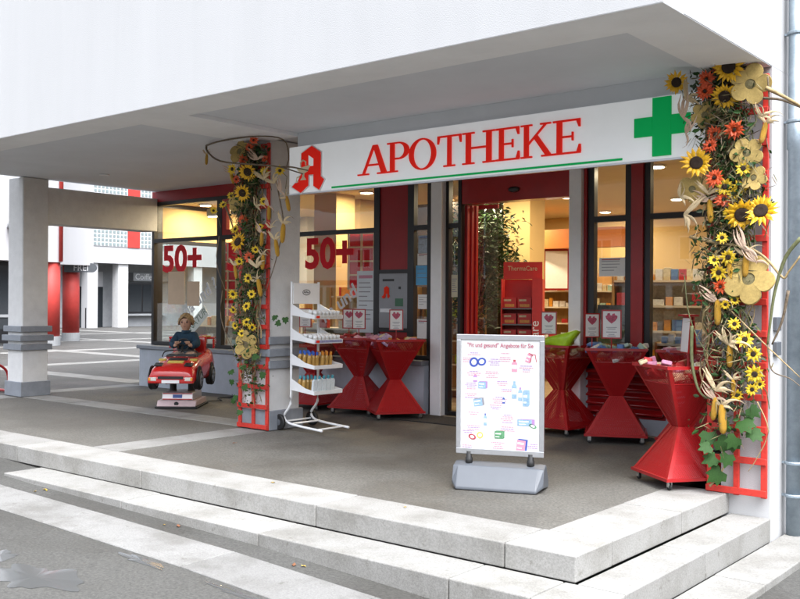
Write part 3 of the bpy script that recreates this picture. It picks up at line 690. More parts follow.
DR = dict(big=[(-2.49,3.09,0.109),(-2.53,2.89,0.102),(-2.89,3.04,0.090),(-2.72,2.42,0.104),(-2.40,2.03,0.108),(-2.27,2.05,0.106)],
 small=[(-2.40,2.36,0.050),(-2.43,2.23,0.050),(-2.47,2.19,0.043),(-2.49,2.04,0.051),(-2.50,1.73,0.058),(-2.56,1.62,0.051),(-2.60,1.71,0.044),(-2.54,1.87,0.044),(-2.53,2.24,0.058),(-2.38,1.14,0.057),(-2.32,1.04,0.057),(-2.30,0.90,0.057),(-2.51,1.39,0.036),(-2.45,1.25,0.043),(-2.44,0.74,0.043),(-2.32,0.79,0.043),(-2.46,1.42,0.036),(-2.27,0.83,0.035)],
 orange=[(-2.66,3.03,0.066),(-2.67,2.94,0.066),(-2.60,3.11,0.051),(-2.61,2.63,0.059),(-2.63,2.54,0.059),(-2.45,2.64,0.065),(-2.59,2.30,0.066),(-2.54,2.15,0.066),(-2.55,1.52,0.058)],
 felt=[(-2.36,2.96,0.143),(-2.69,2.78,0.096),(-2.38,2.47,0.115),(-2.78,2.24,0.104),(-2.33,2.29,0.093),(-2.36,1.57,0.179)],
 corn=[(-2.26,2.60,0.156),(-2.64,2.07,0.176),(-2.38,1.67,0.172),(-2.49,1.64,0.174),(-2.58,1.33,0.190),(-2.48,1.53,0.145),(-2.49,1.02,0.174),(-2.60,0.63,0.176),(-2.54,0.56,0.218),(-2.46,0.79,0.130)],
 husk=[(-2.82,2.90),(-2.82,2.65),(-2.86,2.18),(-2.83,2.05),(-2.84,2.77),(-2.26,2.71),(-2.64,2.19),(-2.38,1.78),(-2.49,1.10),(-2.58,0.76),(-2.30,1.69)],
 leaf=[(-2.50,.52),(-2.62,.36),(-2.36,0.65),(-2.35,0.49),(-2.58,0.40),(-2.43,0.44),(-2.49,0.31),(-2.59,0.28),(-2.55,0.18),(-2.65,0.45),(-2.40,0.56),(-2.46,0.41)])
DL = dict(big=[(-7.64,2.76,0.096),(-7.71,2.54,0.086),(-7.78,2.02,0.108)],
 small=[(-7.89,2.81,0.054),(-7.39,2.43,0.047),(-7.18,2.74,0.052),(-7.85,2.16,0.054),(-7.41,2.74,0.053),(-7.48,2.17,0.042),(-8.08,2.44,0.044),(-8.20,2.38,0.039),(-7.95,2.53,0.044),(-7.86,1.46,0.054),(-7.66,1.33,0.054),(-7.57,1.46,0.048),(-7.69,1.16,0.048),(-7.60,1.11,0.048),(-7.74,1.04,0.043),(-7.88,1.12,0.043),(-7.51,1.93,0.042),(-7.76,1.81,0.048),(-7.66,1.63,0.048),(-7.90,1.29,0.043)],
 orange=[(-7.63,3.02,0.053),(-7.55,3.09,0.053),(-7.73,2.90,0.054),(-7.75,2.25,0.065),(-7.62,1.85,0.064),(-7.80,2.69,0.049),(-7.35,2.87,0.042)],
 felt=[(-7.82,3.00,0.130),(-7.69,0.92,0.150),(-7.87,2.43,0.098)],
 corn=[(-8.36,2.96,0.123),(-7.93,2.73,0.152),(-7.06,2.39,0.165),(-7.13,2.09,0.207),(-7.45,2.04,0.158),(-7.43,1.80,0.169),(-7.22,1.94,0.187),(-7.34,2.31,0.157),(-7.48,1.53,0.191),(-7.86,1.70,0.152)],
 husk=[(-7.24,2.61),(-7.14,2.51),(-7.28,2.15),(-7.49,1.74),(-7.49,2.88),(-7.51,2.38),(-7.39,2.66)],
 leaf=[(-7.93,0.53),(-7.84,0.37),(-7.72,0.70),(-7.50,0.82),(-7.40,0.64),(-7.96,0.63),(-7.23,1.24),(-7.17,1.17),(-7.08,1.22),(-7.68,0.49),(-7.79,0.21),(-7.91,0.31)])
GR = garland('flower_garland', 'autumn garland of sunflowers, felt flowers and corn on the right pillar', -2.53, DR, 3, .18, 4600, .35, 3.12, 'R')
for pts, rad, mm in (([(-2.80,1.89),(-2.61,1.84),(-2.39,1.80),(-2.25,1.72),(-2.13,1.58),(-2.09,1.62),(-2.01,1.73)], .013, BARKP), ([(-2.01,1.85),(-2.11,1.72),(-2.18,1.49),(-2.21,1.28),(-2.23,1.11)], .015, STEMG), ([(-2.57,1.42),(-2.28,1.14),(-2.01,0.89)], .007, BARKP),
    ([(-2.23,1.11),(-2.20,0.93),(-2.08,0.88),(-2.01,0.83)], .006, BARK), ([(-2.25,2.92),(-2.14,2.85),(-1.98,2.74)], .017, BARKP), ([(-2.27,2.85),(-2.14,2.82),(-1.98,2.73)], .011, BARK), ([(-2.78,1.23),(-2.78,0.98),(-2.74,0.79),(-2.68,0.71),(-2.60,0.71)], .014, STEMG),
    ([(-2.64,0.06),(-2.58,0.13),(-2.53,0.22)], .010, BARKP), ([(-2.09,1.49),(-2.13,1.28),(-2.20,1.11)], .012, BARK), ([(-2.24,3.0),(-2.23,2.8),(-2.25,2.6),(-2.22,2.42)], .006, BARK), ([(-2.84,1.6),(-2.80,1.3),(-2.68,1.05),(-2.52,.95)], .005, STEMG), ([(-2.30,.70),(-2.22,.5),(-2.30,.3),(-2.36,.2)], .005, BARKP)):
    branch(GR, pts, rad, mm)
GL = garland('flower_garland', 'autumn garland of small sunflowers and ivy on the middle pillar', -7.70, DL, 5, .17, 3300, .25, 3.05, 'L')
for pts, rad, mm in (([(-8.29,3.10,6.72),(-7.91,3.10,6.62),(-7.35,3.09,6.62),(-7.03,3.03,6.68),(-7.02,2.87,6.75),(-7.11,2.76,6.8)], .010, BARK), ([(-8.29,3.10,6.72),(-8.22,3.02,6.68),(-7.91,2.88,6.6),(-7.40,2.80,6.58),(-7.04,2.75,6.62),(-6.81,2.67,6.75)], .012, BARK),
    ([(-8.07,2.46),(-7.96,2.25),(-7.88,2.10),(-7.72,2.04)], .010, BARK), ([(-7.26,2.65),(-7.20,2.44),(-7.15,2.18),(-7.25,1.82),(-7.4,1.5)], .009, BARK), ([(-8.1,1.5),(-8.12,1.2),(-7.95,.9),(-7.75,.7),(-7.6,.4)], .006, BARK), ([(-8.16,2.1),(-8.2,1.8),(-8.05,1.5)], .007, BARK), ([(-7.04,2.75,6.66),(-6.9,2.74,6.68),(-6.74,2.70,6.75)], .011, BARK)):
    branch(GL, pts, rad, mm)
# @@OBJECTS
# ================================================================== RED HOURGLASS BINS
HB, HW, HT, Z0, ZW, ZT = .30, .065, .295, .075, .455, .93
def make_bin():
    t = thing('display_bin', '', 'display bin')
    def shell(h0, z0, h1, z1):
        mb = MB(); v = [(-h0,-h0,z0),(h0,-h0,z0),(h0,h0,z0),(-h0,h0,z0),(-h1,-h1,z1),(h1,-h1,z1),(h1,h1,z1),(-h1,h1,z1)]
        e = .004; v += [(x*(1-e/h0) if i < 4 else x*(1-e/h1), y*(1-e/h0) if i < 4 else y*(1-e/h1), z) for i, (x, y, z) in enumerate(v)]
        mb.add(v, [(0,1,5,4),(1,2,6,5),(2,3,7,6),(3,0,4,7),(9,8,12,13),(10,9,13,14),(11,10,14,15),(8,11,15,12)]); return mb
    zm = .80; hm_ = HW+(HT-HW)*(zm-ZW)/(ZT-ZW); lo = shell(HB, Z0, HW, ZW).build('lower_body', BINRED, t); shell(HW, ZW+.002, hm_, zm).build('upper_body', BINRED, t); shell(hm_, zm+.001, HT, ZT).build('open_mesh_band', BINTOP, t)
    for sx in (-1, 1):
        for sy in (-1, 1):
            for (a, za, b, zb) in ((HB, Z0, HW, ZW), (HW, ZW, HT, ZT)):
                mb = MB(); o = .003; wd = .035
                p0 = Vector((sx*(a+o), sy*(a+o), za)); p1 = Vector((sx*(b+o), sy*(b+o), zb)); ix = Vector((-sx*wd, 0, 0)); iy = Vector((0, -sy*wd, 0)); ix2 = Vector((-sx*min(wd, b), 0, 0)) if b < .1 else ix; iy2 = Vector((0, -sy*min(wd, b), 0)) if b < .1 else iy
                if a < .1: ix0, iy0 = ix*.9, iy*.9
                else: ix0, iy0 = ix, iy
                mb.add([p0, p0+ix0, p1+ix2, p1, p0+iy0, p1+iy2], [(0, 1, 2, 3), (0, 3, 5, 4)]); mb.build('corner_bar', RED, t)
            w_ = MB(); w_.lathe([(.022, -.011), (.028, -.008), (.028, .008), (.022, .011)], 14, (sx*.255, sy*.255, .030), 0, Matrix.Rotation(R(90), 4, 'X') )
            wo = w_.build('castor', RUBBER, t, smooth=False)
            f = MB(); f.box(sx*.255-.017, sx*.255+.017, sy*.255-.014, sy*.255-.0115, .025, .072); f.box(sx*.255-.017, sx*.255+.017, sy*.255+.0115, sy*.255+.014, .025, .072); f.box(sx*.255-.02, sx*.255+.02, sy*.255-.018, sy*.255+.018, .0645, .0725); f.build('castor_fork', CHROME, wo)
    mb = MB(); mb.box(-HT-.008, HT+.008, -HT-.008, -HT+.008, ZT-.012, ZT+.014); mb.box(-HT-.008, HT+.008, HT-.008, HT+.008, ZT-.012, ZT+.014); mb.box(-HT-.008, -HT+.008, -HT+.0082, HT-.0082, ZT-.012, ZT+.014); mb.box(HT-.008, HT+.008, -HT+.0082, HT-.0082, ZT-.012, ZT+.014); mb.build('rim', RED, t)
    mb = MB(); mb.box(-HB-.006, HB+.006, -HB-.006, HB+.006, Z0-.004, Z0+.02); mb.build('base_plate', RED, t)
    mb = MB(); mb.box(-.235, .235, -.235, .235, .80, .806); mb.build('inner_shelf', RED, t)
    return t
PKN = ['white', 'mint green', 'orange', 'pink', 'lime green', 'red', 'blue', 'lilac', 'cream']
PK = [mat('packet_white', (.72, .71, .68), .4, var=.15, scale=30), mat('packet_mint', (.40, .58, .50), .35, var=.2, scale=30), mat('packet_orange', (.70, .30, .03), .4, var=.2, scale=30),
      mat('packet_pink', (.62, .25, .38), .4, var=.25, scale=30), mat('packet_green', (.36, .58, .02), .35, var=.1, scale=10), mat('packet_red', (.50, .03, .03), .4, var=.2, scale=30), mat('packet_blue', (.10, .22, .50), .4, var=.2, scale=30), mat('packet_lilac', (.48, .36, .60), .4, var=.2, scale=30), mat('packet_cream', (.68, .58, .36), .5, var=.2, scale=30)]
def pkt_mesh(m_, a, b, c): 
    mb = MB(); mb.box(-a/2, a/2, -b/2, b/2, -c/2, c/2); return mb.mesh('packet', m_, bevel=.006, seg=1)
PKM = {}
def packets(bin_, cols, n, where, group, seed, name='packet'):
    rnd = random.Random(seed); M0 = Matrix.Translation(bin_.location) @ Matrix.Rotation(bin_.rotation_euler.z, 4, 'Z') @ Matrix.Diagonal((*bin_.scale, 1))
    for i in range(n):
        ci = rnd.choice(cols); k = (ci, rnd.randint(0, 2))
        if k not in PKM: PKM[k] = pkt_mesh(PK[ci], *((.12, .085, .035), (.10, .07, .05), (.15, .07, .03))[k[1]])
        lv = i/n; z = .84+lv*.125; e = .235+.06*(z-.83)/.12
        M = M0 @ Matrix.Translation((rnd.uniform(-e, e)*.92, rnd.uniform(-e, e)*.92, z)) @ Euler((rnd.uniform(-.5, .5), rnd.uniform(-.5, .5), rnd.uniform(0, 6.3))).to_matrix().to_4x4()
        o = link(name, PKM[k], None, M=M); tag(o, PKN[ci]+' packet '+where, 'packet', PKN[ci]+' '+group)
bin0 = make_bin(); bins = []
BD = [((-8.72, 8.86), 6, 'red hourglass display bin half hidden behind the white rack'),
      ((-7.90, 8.87), 13, 'red hourglass display bin with pink packets, second from the window sill end'),
      ((-7.29, 8.78), 55, 'red hourglass bin heaped with orange and lilac packets beside the white door jamb'),
      ((-5.13, 9.02), -7, 'red hourglass bin with lime green bag, behind the poster stand'),
      ((-4.40, 8.83), 26, 'red hourglass bin with mint packets and two price cards before the louvre'),
      ((-3.62, 8.98), 4, 'red hourglass bin partly hidden behind the front right bin'),
      ((-2.965, 7.06), -37, 'large red hourglass bin nearest the steps beside the right trellis')]
for i, ((x, y), a, lb) in enumerate(BD):
    b_ = bin0 if i == 0 else copy_tree(bin0)
    b_.location = (x, y, 0); b_.rotation_euler.z = R(a); b_['label'] = lb; b_['group'] = 'red hourglass display bins'; b_.scale = (.92, .92, .98) if i == 6 else (1, 1, 1); bins.append(b_)
packets(bins[0], [0, 8], 12, 'in the bin behind the white rack', 'packets in the bin behind the rack', 11)
packets(bins[1], [3, 0, 7, 5], 26, 'in the second bin from the rack', 'packets in the second bin', 12)
packets(bins[2], [2, 8, 7, 3], 26, 'in the bin beside the door jamb', 'packets by the door jamb', 13)
packets(bins[3], [0, 8, 4], 18, 'under the lime green bag in the bin behind the poster', 'packets in the bin behind the poster', 14)
packets(bins[4], [1, 0, 1, 6], 34, 'in the bin before the louvre', 'packets in the bin before the louvre', 15)
packets(bins[5], [0, 3, 0], 20, 'in the bin behind the front right bin', 'packets in the hidden right bin', 16)
packets(bins[6], [0, 5, 8, 3, 5], 40, 'in the large bin nearest the steps', 'packets in the front right bin', 17)
# lime green bag in the door bin
mb = MB(); rnd = random.Random(2); NB = 8
vs = []
for i in range(NB+1):
    for j in range(NB+1):
        x = (i/NB-.5)*.34; z = j/NB*.20; vs.append((x+.10*j/NB, -.035*math.sin(math.pi*i/NB)*math.sin(math.pi*j/NB)-.02+rnd.uniform(-.006, .006), z*(1-.55*(1-i/NB)*(j/NB))))
k = len(vs); vs2 = [(x, .05-y*.6, z) for x, y, z in vs]
W1 = NB+1
fs = [(i*W1+j, (i+1)*W1+j, (i+1)*W1+j+1, i*W1+j+1) for i in range(NB) for j in range(NB)]
fs += [tuple(q+k for q in reversed(f)) for f in fs[:NB*NB]]
edge = [i*W1 for i in range(W1)]+[NB*W1+j for j in range(1, W1)]+[i*W1+NB for i in range(NB-1, -1, -1)]+[j for j in range(NB-1, 0, -1)]
fs += [(edge[(q+1) % len(edge)], edge[q], edge[q]+k, edge[(q+1) % len(edge)]+k) for q in range(len(edge))]
mb.add(vs, fs[:0]); mb.add(vs2, []); mb.f += fs; mb.m += [0]*len(fs)
LIME = mat('lime_foil', (.42, .66, .02), .3, var=.12, scale=14)
tag(mb.build('lime_green_bag', LIME, None, smooth=True, loc=(-5.10, 8.78, .93), rot=(R(-14), R(4), R(-12))), 'crumpled lime green bag lying in the bin behind the poster stand', 'bag')
mb = MB(); mb.add([(-.02, 0, 0), (.16, 0, -.02), (.10, .03, .19), (.02, -.02, .13), (.14, .05, .02), (.02, .05, .02)], [(0, 1, 3), (1, 2, 3), (1, 4, 2), (4, 5, 2), (5, 0, 3), (5, 3, 2), (0, 5, 4, 1)])
tag(mb.build('clear_bag', clear_plastic('cellophane'), None, loc=(-4.95, 8.80, .94)), 'clear cellophane bag beside the lime green bag in the bin', 'bag')

# ------------------------------------------------------------------ price cards on red stems
PINK = mat('card_pink', (.58, .10, .17), .6, var=.3, scale=60)
GREYT = mat('print_grey', (.22, .22, .25), .7, var=0)
CARDP = mat('card_paper', (.72, .72, .70), .5, var=.03, scale=20)
def make_card():
    t = thing('price_card', '', 'price card')
    MB().tube([(0, 0, -.10), (0, 0, .06)], .006, 8).build('card_stem', RED, t)
    m = MB(); W_, H_ = .085, .25; z0 = .06
    m.box(-W_, W_, -.006, .006, z0, z0+.012); m.box(-W_, W_, -.006, .006, z0+H_-.012, z0+H_); m.box(-W_, -W_+.012, -.006, .006, z0+.0122, z0+H_-.0122); m.box(W_-.012, W_, -.006, .006, z0+.0122, z0+H_-.0122); m.build('card_frame', RED, t)
    pp = bx('card_sheet', CARDP, t, -W_+.011, W_-.011, -.003, .003, z0+.011, z0+H_-.011)
    mb = MB(); c = (0, z0+.175)     # pink jigsaw piece in the shape of a heart
    hp = [(0, -.045), (.030, -.022), (.048, .004), (.050, .022), (.030, .030), (.026, .044), (.008, .040), (.002, .024), (-.012, .030), (-.014, .046), (-.034, .044), (-.038, .026), (-.052, .020), (-.046, -.002), (-.028, -.022)]
    mb.prism([(c[0]+x, c[1]+z) for x, z in hp], -.0045, -.0032); mb.build('card_picture', PINK, pp)
    mb = MB()
    for i, (wd, zz) in enumerate(((.045, .095), (.034, .082), (.045, .055), (.025, .035), (.035, .022))): mb.box(-wd, wd, -.0043, -.0032, z0+zz, z0+zz+.005)
    mb.build('card_print', GREYT, pp)
    return t
card0 = make_card()
CD = [((-8.10, 8.86, .985), 30, 'price card with pink heart on a red stem, left of the pair near the rack', 1), ((-7.88, 8.80, .985), 30, 'price card with pink heart on a red stem, right of the pair near the rack', 1), ((-7.26, 8.78, .985), 30, 'price card with pink heart standing in the bin beside the grey hatch', 1),
      ((-5.24, 8.92, .985), 24, 'price card with pink heart above the lime green bag', 1), ((-4.66, 8.80, .975), 52, 'narrow looking turned price card above the mint packets', 1), ((-4.37, 8.66, .965), 22, 'largest price card with pink heart above the mint packets', 1.16),
      ((-8.82, 8.8, .985), 24, 'price card half hidden behind the upper shelves of the white rack', 1)]
for i, (p, a, lb, s) in enumerate(CD):
    c_ = card0 if i == 0 else copy_tree(card0)
    c_.location = p; c_.rotation_euler.z = R(a); c_.scale = (s,)*3; c_['label'] = lb; c_['group'] = 'price cards on red stems'
# A-shaped double card at the front right bin, seen edge on
t = thing('price_card_stand', 'double sided price card stand seen edge on at the front right bin', 'price card', (-2.98, 7.22, .90), R(-50))
MB().tube([(0, 0, -.06), (0, 0, .10)], .012, 8).build('card_stem', RED, t)
for s in (-1, 1):
    M = Matrix.Translation((0, s*.03, .10)) @ Matrix.Rotation(R(s*4), 4, 'X')
    f = MB().box(-.10, .10, -.005, .005, 0, .29, 0, M).build('card_frame', RED, t); MB().box(-.088, .088, s*.0055-.001, s*.0055+.001, .012, .278, 0, M).build('card_sheet', CARDP, f)
bx('card_cap', RED, t, -.105, .105, -.05, .05, .392, .408)

# ================================================================== WHITE RACK
WR = thing('display_rack', 'white wire display rack on wheels beside the middle pillar', 'display rack', (-7.35, 7.33, 0), 0)
RW = .205
for s in (-1, 1):
    MB().tube(smooth_path([(0, s*RW, 1.60), (0, s*RW, .9), (0, s*RW, .36), (-.02, s*RW, .26), (-.10, s*RW, .16), (-.06, s*RW, .09), (.10, s*RW, .06), (.47, s*RW, .035)]), .0135, 8).build('upright', WHITE, WR, smooth=True)
    w_ = MB(); w_.lathe([(.035, -.02), (.075, -.02), (.085, -.012), (.085, .012), (.075, .02), (.035, .02)], 22, (-.13, s*(RW+.045), .085), 0, Matrix.Rotation(R(90), 4, 'X')); wo = w_.build('wheel', RUBBER, WR)
    h_ = MB(); h_.lathe([(.012, -.026), (.034, -.024), (.034, .024), (.012, .026)], 16, (-.13, s*(RW+.045), .085), 0, Matrix.Rotation(R(90), 4, 'X')); h_.build('hub', GREYPL, wo)
for x, z in ((.03, .075), (.40, .042), (-.13, .085)): MB().tube([(x, -RW-.03*(x < 0), z), (x, RW+.03*(x < 0), z)], .010, 8).build('cross_bar', WHITE, WR)
hb = bx('header_board', WHITE, WR, .004, .016, -RW+.012, RW-.012, 1.36, 1.585, bevel=.003)
mb = MB(); o_ = arc(0, 0, .060, .032, 0, 360, 28); i_ = arc(0, 0, .052, .025, 0, 360, 28)
for k in range(28): mb.add([(.0185, o_[k][0], 1.485+o_[k][1]), (.0185, o_[k+1][0], 1.485+o_[k+1][1]), (.0185, i_[k+1][0], 1.485+i_[k+1][1]), (.0185, i_[k][0], 1.485+i_[k][1])], [(0, 1, 2, 3)])
mb.tube([(.019, -.040, 1.478), (.019, -.025, 1.496), (.019, -.01, 1.476), (.019, .005, 1.498), (.019, .02, 1.476), (.019, .04, 1.490)], .004, 5); mb.build('oval_logo', BLACK, hb)
RSH = []
SHZ = (1.245, .985, .715, .445)
for z in SHZ:
    T_ = Matrix.Translation((0, 0, z)) @ Matrix.Rotation(R(6), 4, 'Y')
    mb = MB(); mb.box(.0, .36, -RW-.012, RW+.012, -.006, 0, 0, T_); mb.box(.352, .36, -RW-.012, RW+.012, .0005, .035, 0, T_)
    for s in (-1, 1): mb.prism([(0, .0006), (.351, .0006), (.351, .035), (.22, .045), (0, .115)], s*(RW+.010)-.0025, s*(RW+.010)+.0025, 0, T_)
    mb.box(-.004, .0, -RW-.012, RW+.012, -.006, .05, 0, T_); sh = mb.build('shelf', WHITE, WR)
    if z > .9:
        bm_ = MB().box(.3605, .3625, -RW, RW, .004, .030, 0, T_).build('price_strip', PK[0] if z > 1.1 else mat('strip_blue', (.36, .38, .62), .5, var=.2, scale=40), sh)
        MB().box(.3628, .3638, -RW+.01, -RW+.06, .004, .030, 0, T_).build('price_strip_logo', REDLET, sh)
def bottle_mesh(kind, cap):
    mb = MB()
    if kind == 'jar': mb.lathe([(.022, 0), (.024, .004), (.024, .045), (.020, .050)], 12); mb.lathe([(.025, .0505), (.025, .072), (.022, .075)], 12, mi=1)
    elif kind == 'tall': mb.lathe([(.020, 0), (.023, .006), (.023, .10), (.012, .125)], 12); mb.lathe([(.014, .1255), (.014, .155), (.011, .160)], 10, mi=1)
    else: mb.prism([(-.028, 0), (.028, 0), (.030, .13), (.014, .15), (-.014, .15), (-.030, .13)], -.014, .014); mb.lathe([(.015, .1505), (.015, .182), (.012, .186)], 10, mi=1)
    return mb
AMB = mat('bottle_amber', (.46, .27, .07), .25, var=.1, scale=20); BLUEC = mat('cap_blue', (.03, .10, .42), .4, var=0); TEAL = mat('cap_teal', (.06, .26, .32), .4, var=0); ORC = mat('cap_orange', (.62, .22, .02), .4, var=0); CLEARW = mat('bottle_pale', (.66, .72, .75), .25, var=.1, scale=30)
BM = {'jar': bottle_mesh('jar', 0).mesh('jar', [PK[0], WHITE], smooth=False), 'amb': bottle_mesh('tall', 0).mesh('bottle', [AMB, BLUEC]), 'amo': bottle_mesh('tall', 0).mesh('bottle', [AMB, ORC]), 'tea': bottle_mesh('tall', 0).mesh('bottle', [AMB, TEAL]), 'flat': bottle_mesh('flat', 0).mesh('bottle', [CLEARW, TEAL])}
def onshelf(key, x, y, zi, label, group, nm):
    T_ = Matrix.Translation((-7.35, 7.33, 0)) @ Matrix.Translation((0, 0, SHZ[zi])) @ Matrix.Rotation(R(6), 4, 'Y') @ Matrix.Translation((x, y, .001)) @ Matrix.Rotation(random.uniform(0, 6), 4, 'Z')
    if key == 'flat': T_ = Matrix.Translation((-7.35, 7.33, 0)) @ Matrix.Translation((0, 0, SHZ[zi])) @ Matrix.Rotation(R(6), 4, 'Y') @ Matrix.Translation((x, y, .001)) @ Matrix.Rotation(R(90), 4, 'Z')
    tag(link(nm, BM[key], None, M=T_), label, 'bottle' if nm == 'bottle' else 'jar', group)
for j in range(7):
    for x in (.32, .25): onshelf('jar', x, -.17+j*.057, 0, 'small white jar on the top shelf of the white rack', 'white jars on the top shelf', 'jar')
    for x in (.32, .25, .18): onshelf('jar', x, -.17+j*.057, 1, 'small white jar on the second shelf of the white rack', 'white jars on the second shelf', 'jar')
for j in range(3):
    for x in (.24, .17, .10): onshelf('amb', x, -.18+j*.056, 2, 'amber bottle with blue cap on the third shelf of the rack', 'amber bottles with blue caps', 'bottle')
for j in range(3):
    for x in (.26, .19): onshelf('amo', x, .0+j*.06, 2, 'amber bottle with orange cap on the third shelf of the rack', 'amber bottles with orange caps', 'bottle')
for j in range(4):
    for x in (.10, .16): onshelf('tea', x, -.18+j*.056, 3, 'amber bottle with teal cap on the lowest shelf of the rack', 'amber bottles with teal caps', 'bottle')
for j in range(5): onshelf('flat', .30, -.16+j*.066, 3, 'pale flat bottle with teal cap at the lowest shelf front', 'pale flat bottles on the lowest shelf', 'bottle')

# ================================================================== POSTER STAND
PS = thing('poster_stand', 'silver framed poster stand on a grey base in the arcade middle', 'poster stand', (-3.93, 5.98, 0), R(21.5))
# sloping water-filled base: wedge
bs = MB(); prof = [(-.16, .0), (-.16, .02), (-.06, .165), (.04, .190), (.15, .06), (.15, 0)]
pts = []
for x, ins in ((-.345, .03), (-.30, 0), (.30, 0), (.345, .03)):
    pts += [Vector((x, y*(1-ins*14) if y < 0 and z < .1 else y, z*(1-ins*.8)+(.035 if ins and z < .1 and y < 0 else 0)+.001)) for y, z in prof]
n6 = len(prof); bs.add(pts, [(i*n6+q, (i+1)*n6+q, (i+1)*n6+(q+1) % n6, i*n6+(q+1) % n6) for i in range(3) for q in range(n6)]+[tuple(range(n6)), tuple(3*n6+q for q in range(n6-1, -1, -1))])
bs.build('base', GREYPL, PS, bevel=.006, seg=2)
for s in (-1, 1): MB().lathe([(.028, 0), (.028, .05), (.022, .055), (.022, .10)], 14, (s*.235, .0, .165)).build('spring_post', RUBBER, PS, smooth=True)
fw, z0, z1 = .335, .245, 1.150
m = MB(); m.box(-fw, fw, -.014, .014, z0, z0+.045); m.box(-fw, fw, -.014, .014, z1-.04, z1); m.box(-fw, -fw+.035, -.013, .013, z0+.0452, z1-.0402); m.box(fw-.035, fw, -.013, .013, z0+.0452, z1-.0402); m.build('frame', ALU, PS, bevel=.004, seg=2)
pst = bx('poster', mat('poster_paper', (.55, .555, .55), .45, var=.02, scale=8), PS, -fw+.033, fw-.033, -.006, .008, z0+.043, z1-.038)
text('poster_heading', '"Fit und gesund" Angebote für Sie', .045, PINK, pst, (0, -.0075, z1-.095), ext=.0006, xs=.82, bold=.004)
rnd = random.Random(21)
PRP = mat('print_purple', (.36, .20, .42), .6, var=0); PRB = mat('print_blue', (.05, .09, .40), .6, var=.2, scale=60); PRL = mat('print_light_blue', (.28, .44, .60), .6, var=.2, scale=60); PRG = mat('print_green', (.12, .34, .16), .6, var=.3, scale=60); PRR = mat('print_red', (.55, .06, .09), .6, var=.3, scale=60); PRPK = mat('print_pink_text', (.52, .24, .32), .7, var=0); PRY = mat('print_yellow', (.66, .55, .12), .6, var=.2, scale=60)
def printed(kind, m_, x, z, wd, hh, tilt=0, m2=None):
    """one product photograph printed on the poster"""
    M = Matrix.Translation((x, 0, z)) @ Matrix.Rotation(R(tilt), 4, 'Y'); mb = MB(); y0, y1 = -.0074, -.0066
    if kind == 'box':
        mb.prism([(-wd/2, -hh/2), (wd*.32, -hh/2), (wd*.32, hh*.4), (-wd/2, hh*.4)], y0, y1, 0, M); mb.prism([(wd*.33, -hh/2), (wd/2, -hh*.38), (wd/2, hh/2), (wd*.33, hh*.4)], y0, y1, 1, M); mb.prism([(-wd/2, hh*.41), (wd*.33, hh*.41), (wd/2, hh*.51), (-wd*.3, hh*.51)], y0, y1, 1, M)
        mb.box(-wd*.42, wd*.15, y0-.0003, y0-.0001, hh*.05, hh*.2, 2, M); mb.box(-wd*.42, wd*.0, y0-.0003, y0-.0001, -hh*.3, -hh*.22, 2, M)
    elif kind == 'bottle':
        mb.prism([(-wd/2, -hh/2), (wd/2, -hh/2), (wd/2, hh*.22), (wd*.2, hh*.34), (-wd*.2, hh*.34), (-wd/2, hh*.22)], y0, y1, 0, M); mb.box(-wd*.22, wd*.22, y0, y1, hh*.35, hh*.5, 1, M); mb.box(-wd*.42, wd*.42, y0-.0003, y0-.0001, -hh*.25, hh*.08, 2, M)
    else:
        mb.prism([(wd/2*math.cos(q*math.pi/8), hh/2*math.sin(q*math.pi/8)) for q in range(16)], y0, y1, 0, M); mb.prism([(wd*.28*math.cos(q*math.pi/8), hh*.28*math.sin(q*math.pi/8)) for q in range(16)], y0-.0003, y0-.0001, 2, M)
    mb.build('poster_picture', [m_, m2 or PRP, WHITEP], pst)
ZT_ = z1-.11; SP = .60
for kd, x, zf, wd, hh, mm, tl, m2 in (('oval', -.20, .10, .07, .075, PRB, 15, PRB), ('oval', -.14, .095, .07, .06, PRB, -15, PRB), ('bottle', -.19, .22, .03, .06, PRP, 0, PRPK), ('box', -.13, .27, .07, .055, PRL, 0, PRP), ('bottle', .11, .12, .04, .09, PRPK, 0, PRR), ('box', .22, .06, .04, .07, PRPK, 20, PRR), ('box', .255, .065, .035, .06, WHITEP, -10, PRR), ('bottle', .11, .30, .035, .13, PRL, 0, PRL), ('bottle', .155, .33, .03, .10, PRL, 0, PRP), ('box', .20, .36, .05, .12, PRL, 0, PRL), ('box', -.16, .40, .08, .06, PRL, -8, GREYT), ('bottle', .03, .38, .02, .05, PRB, 0, PRL), ('bottle', -.11, .53, .022, .09, PRL, 0, PRB), ('box', .20, .54, .13, .05, PRL, 0, PRP), ('oval', .25, .565, .06, .03, PRG, 20, PRG), ('box', 0, .64, .075, .06, PRG, 0, PRG), ('oval', -.21, .665, .06, .04, PRR, 20, PRY), ('oval', -.15, .65, .05, .05, PRY, 0, PRG), ('box', .17, .71, .08, .09, PRPK, 6, PRB)):
    printed(kd, mm, x, ZT_-zf, wd, hh, tl, m2)
mb = MB(); mb2 = MB()
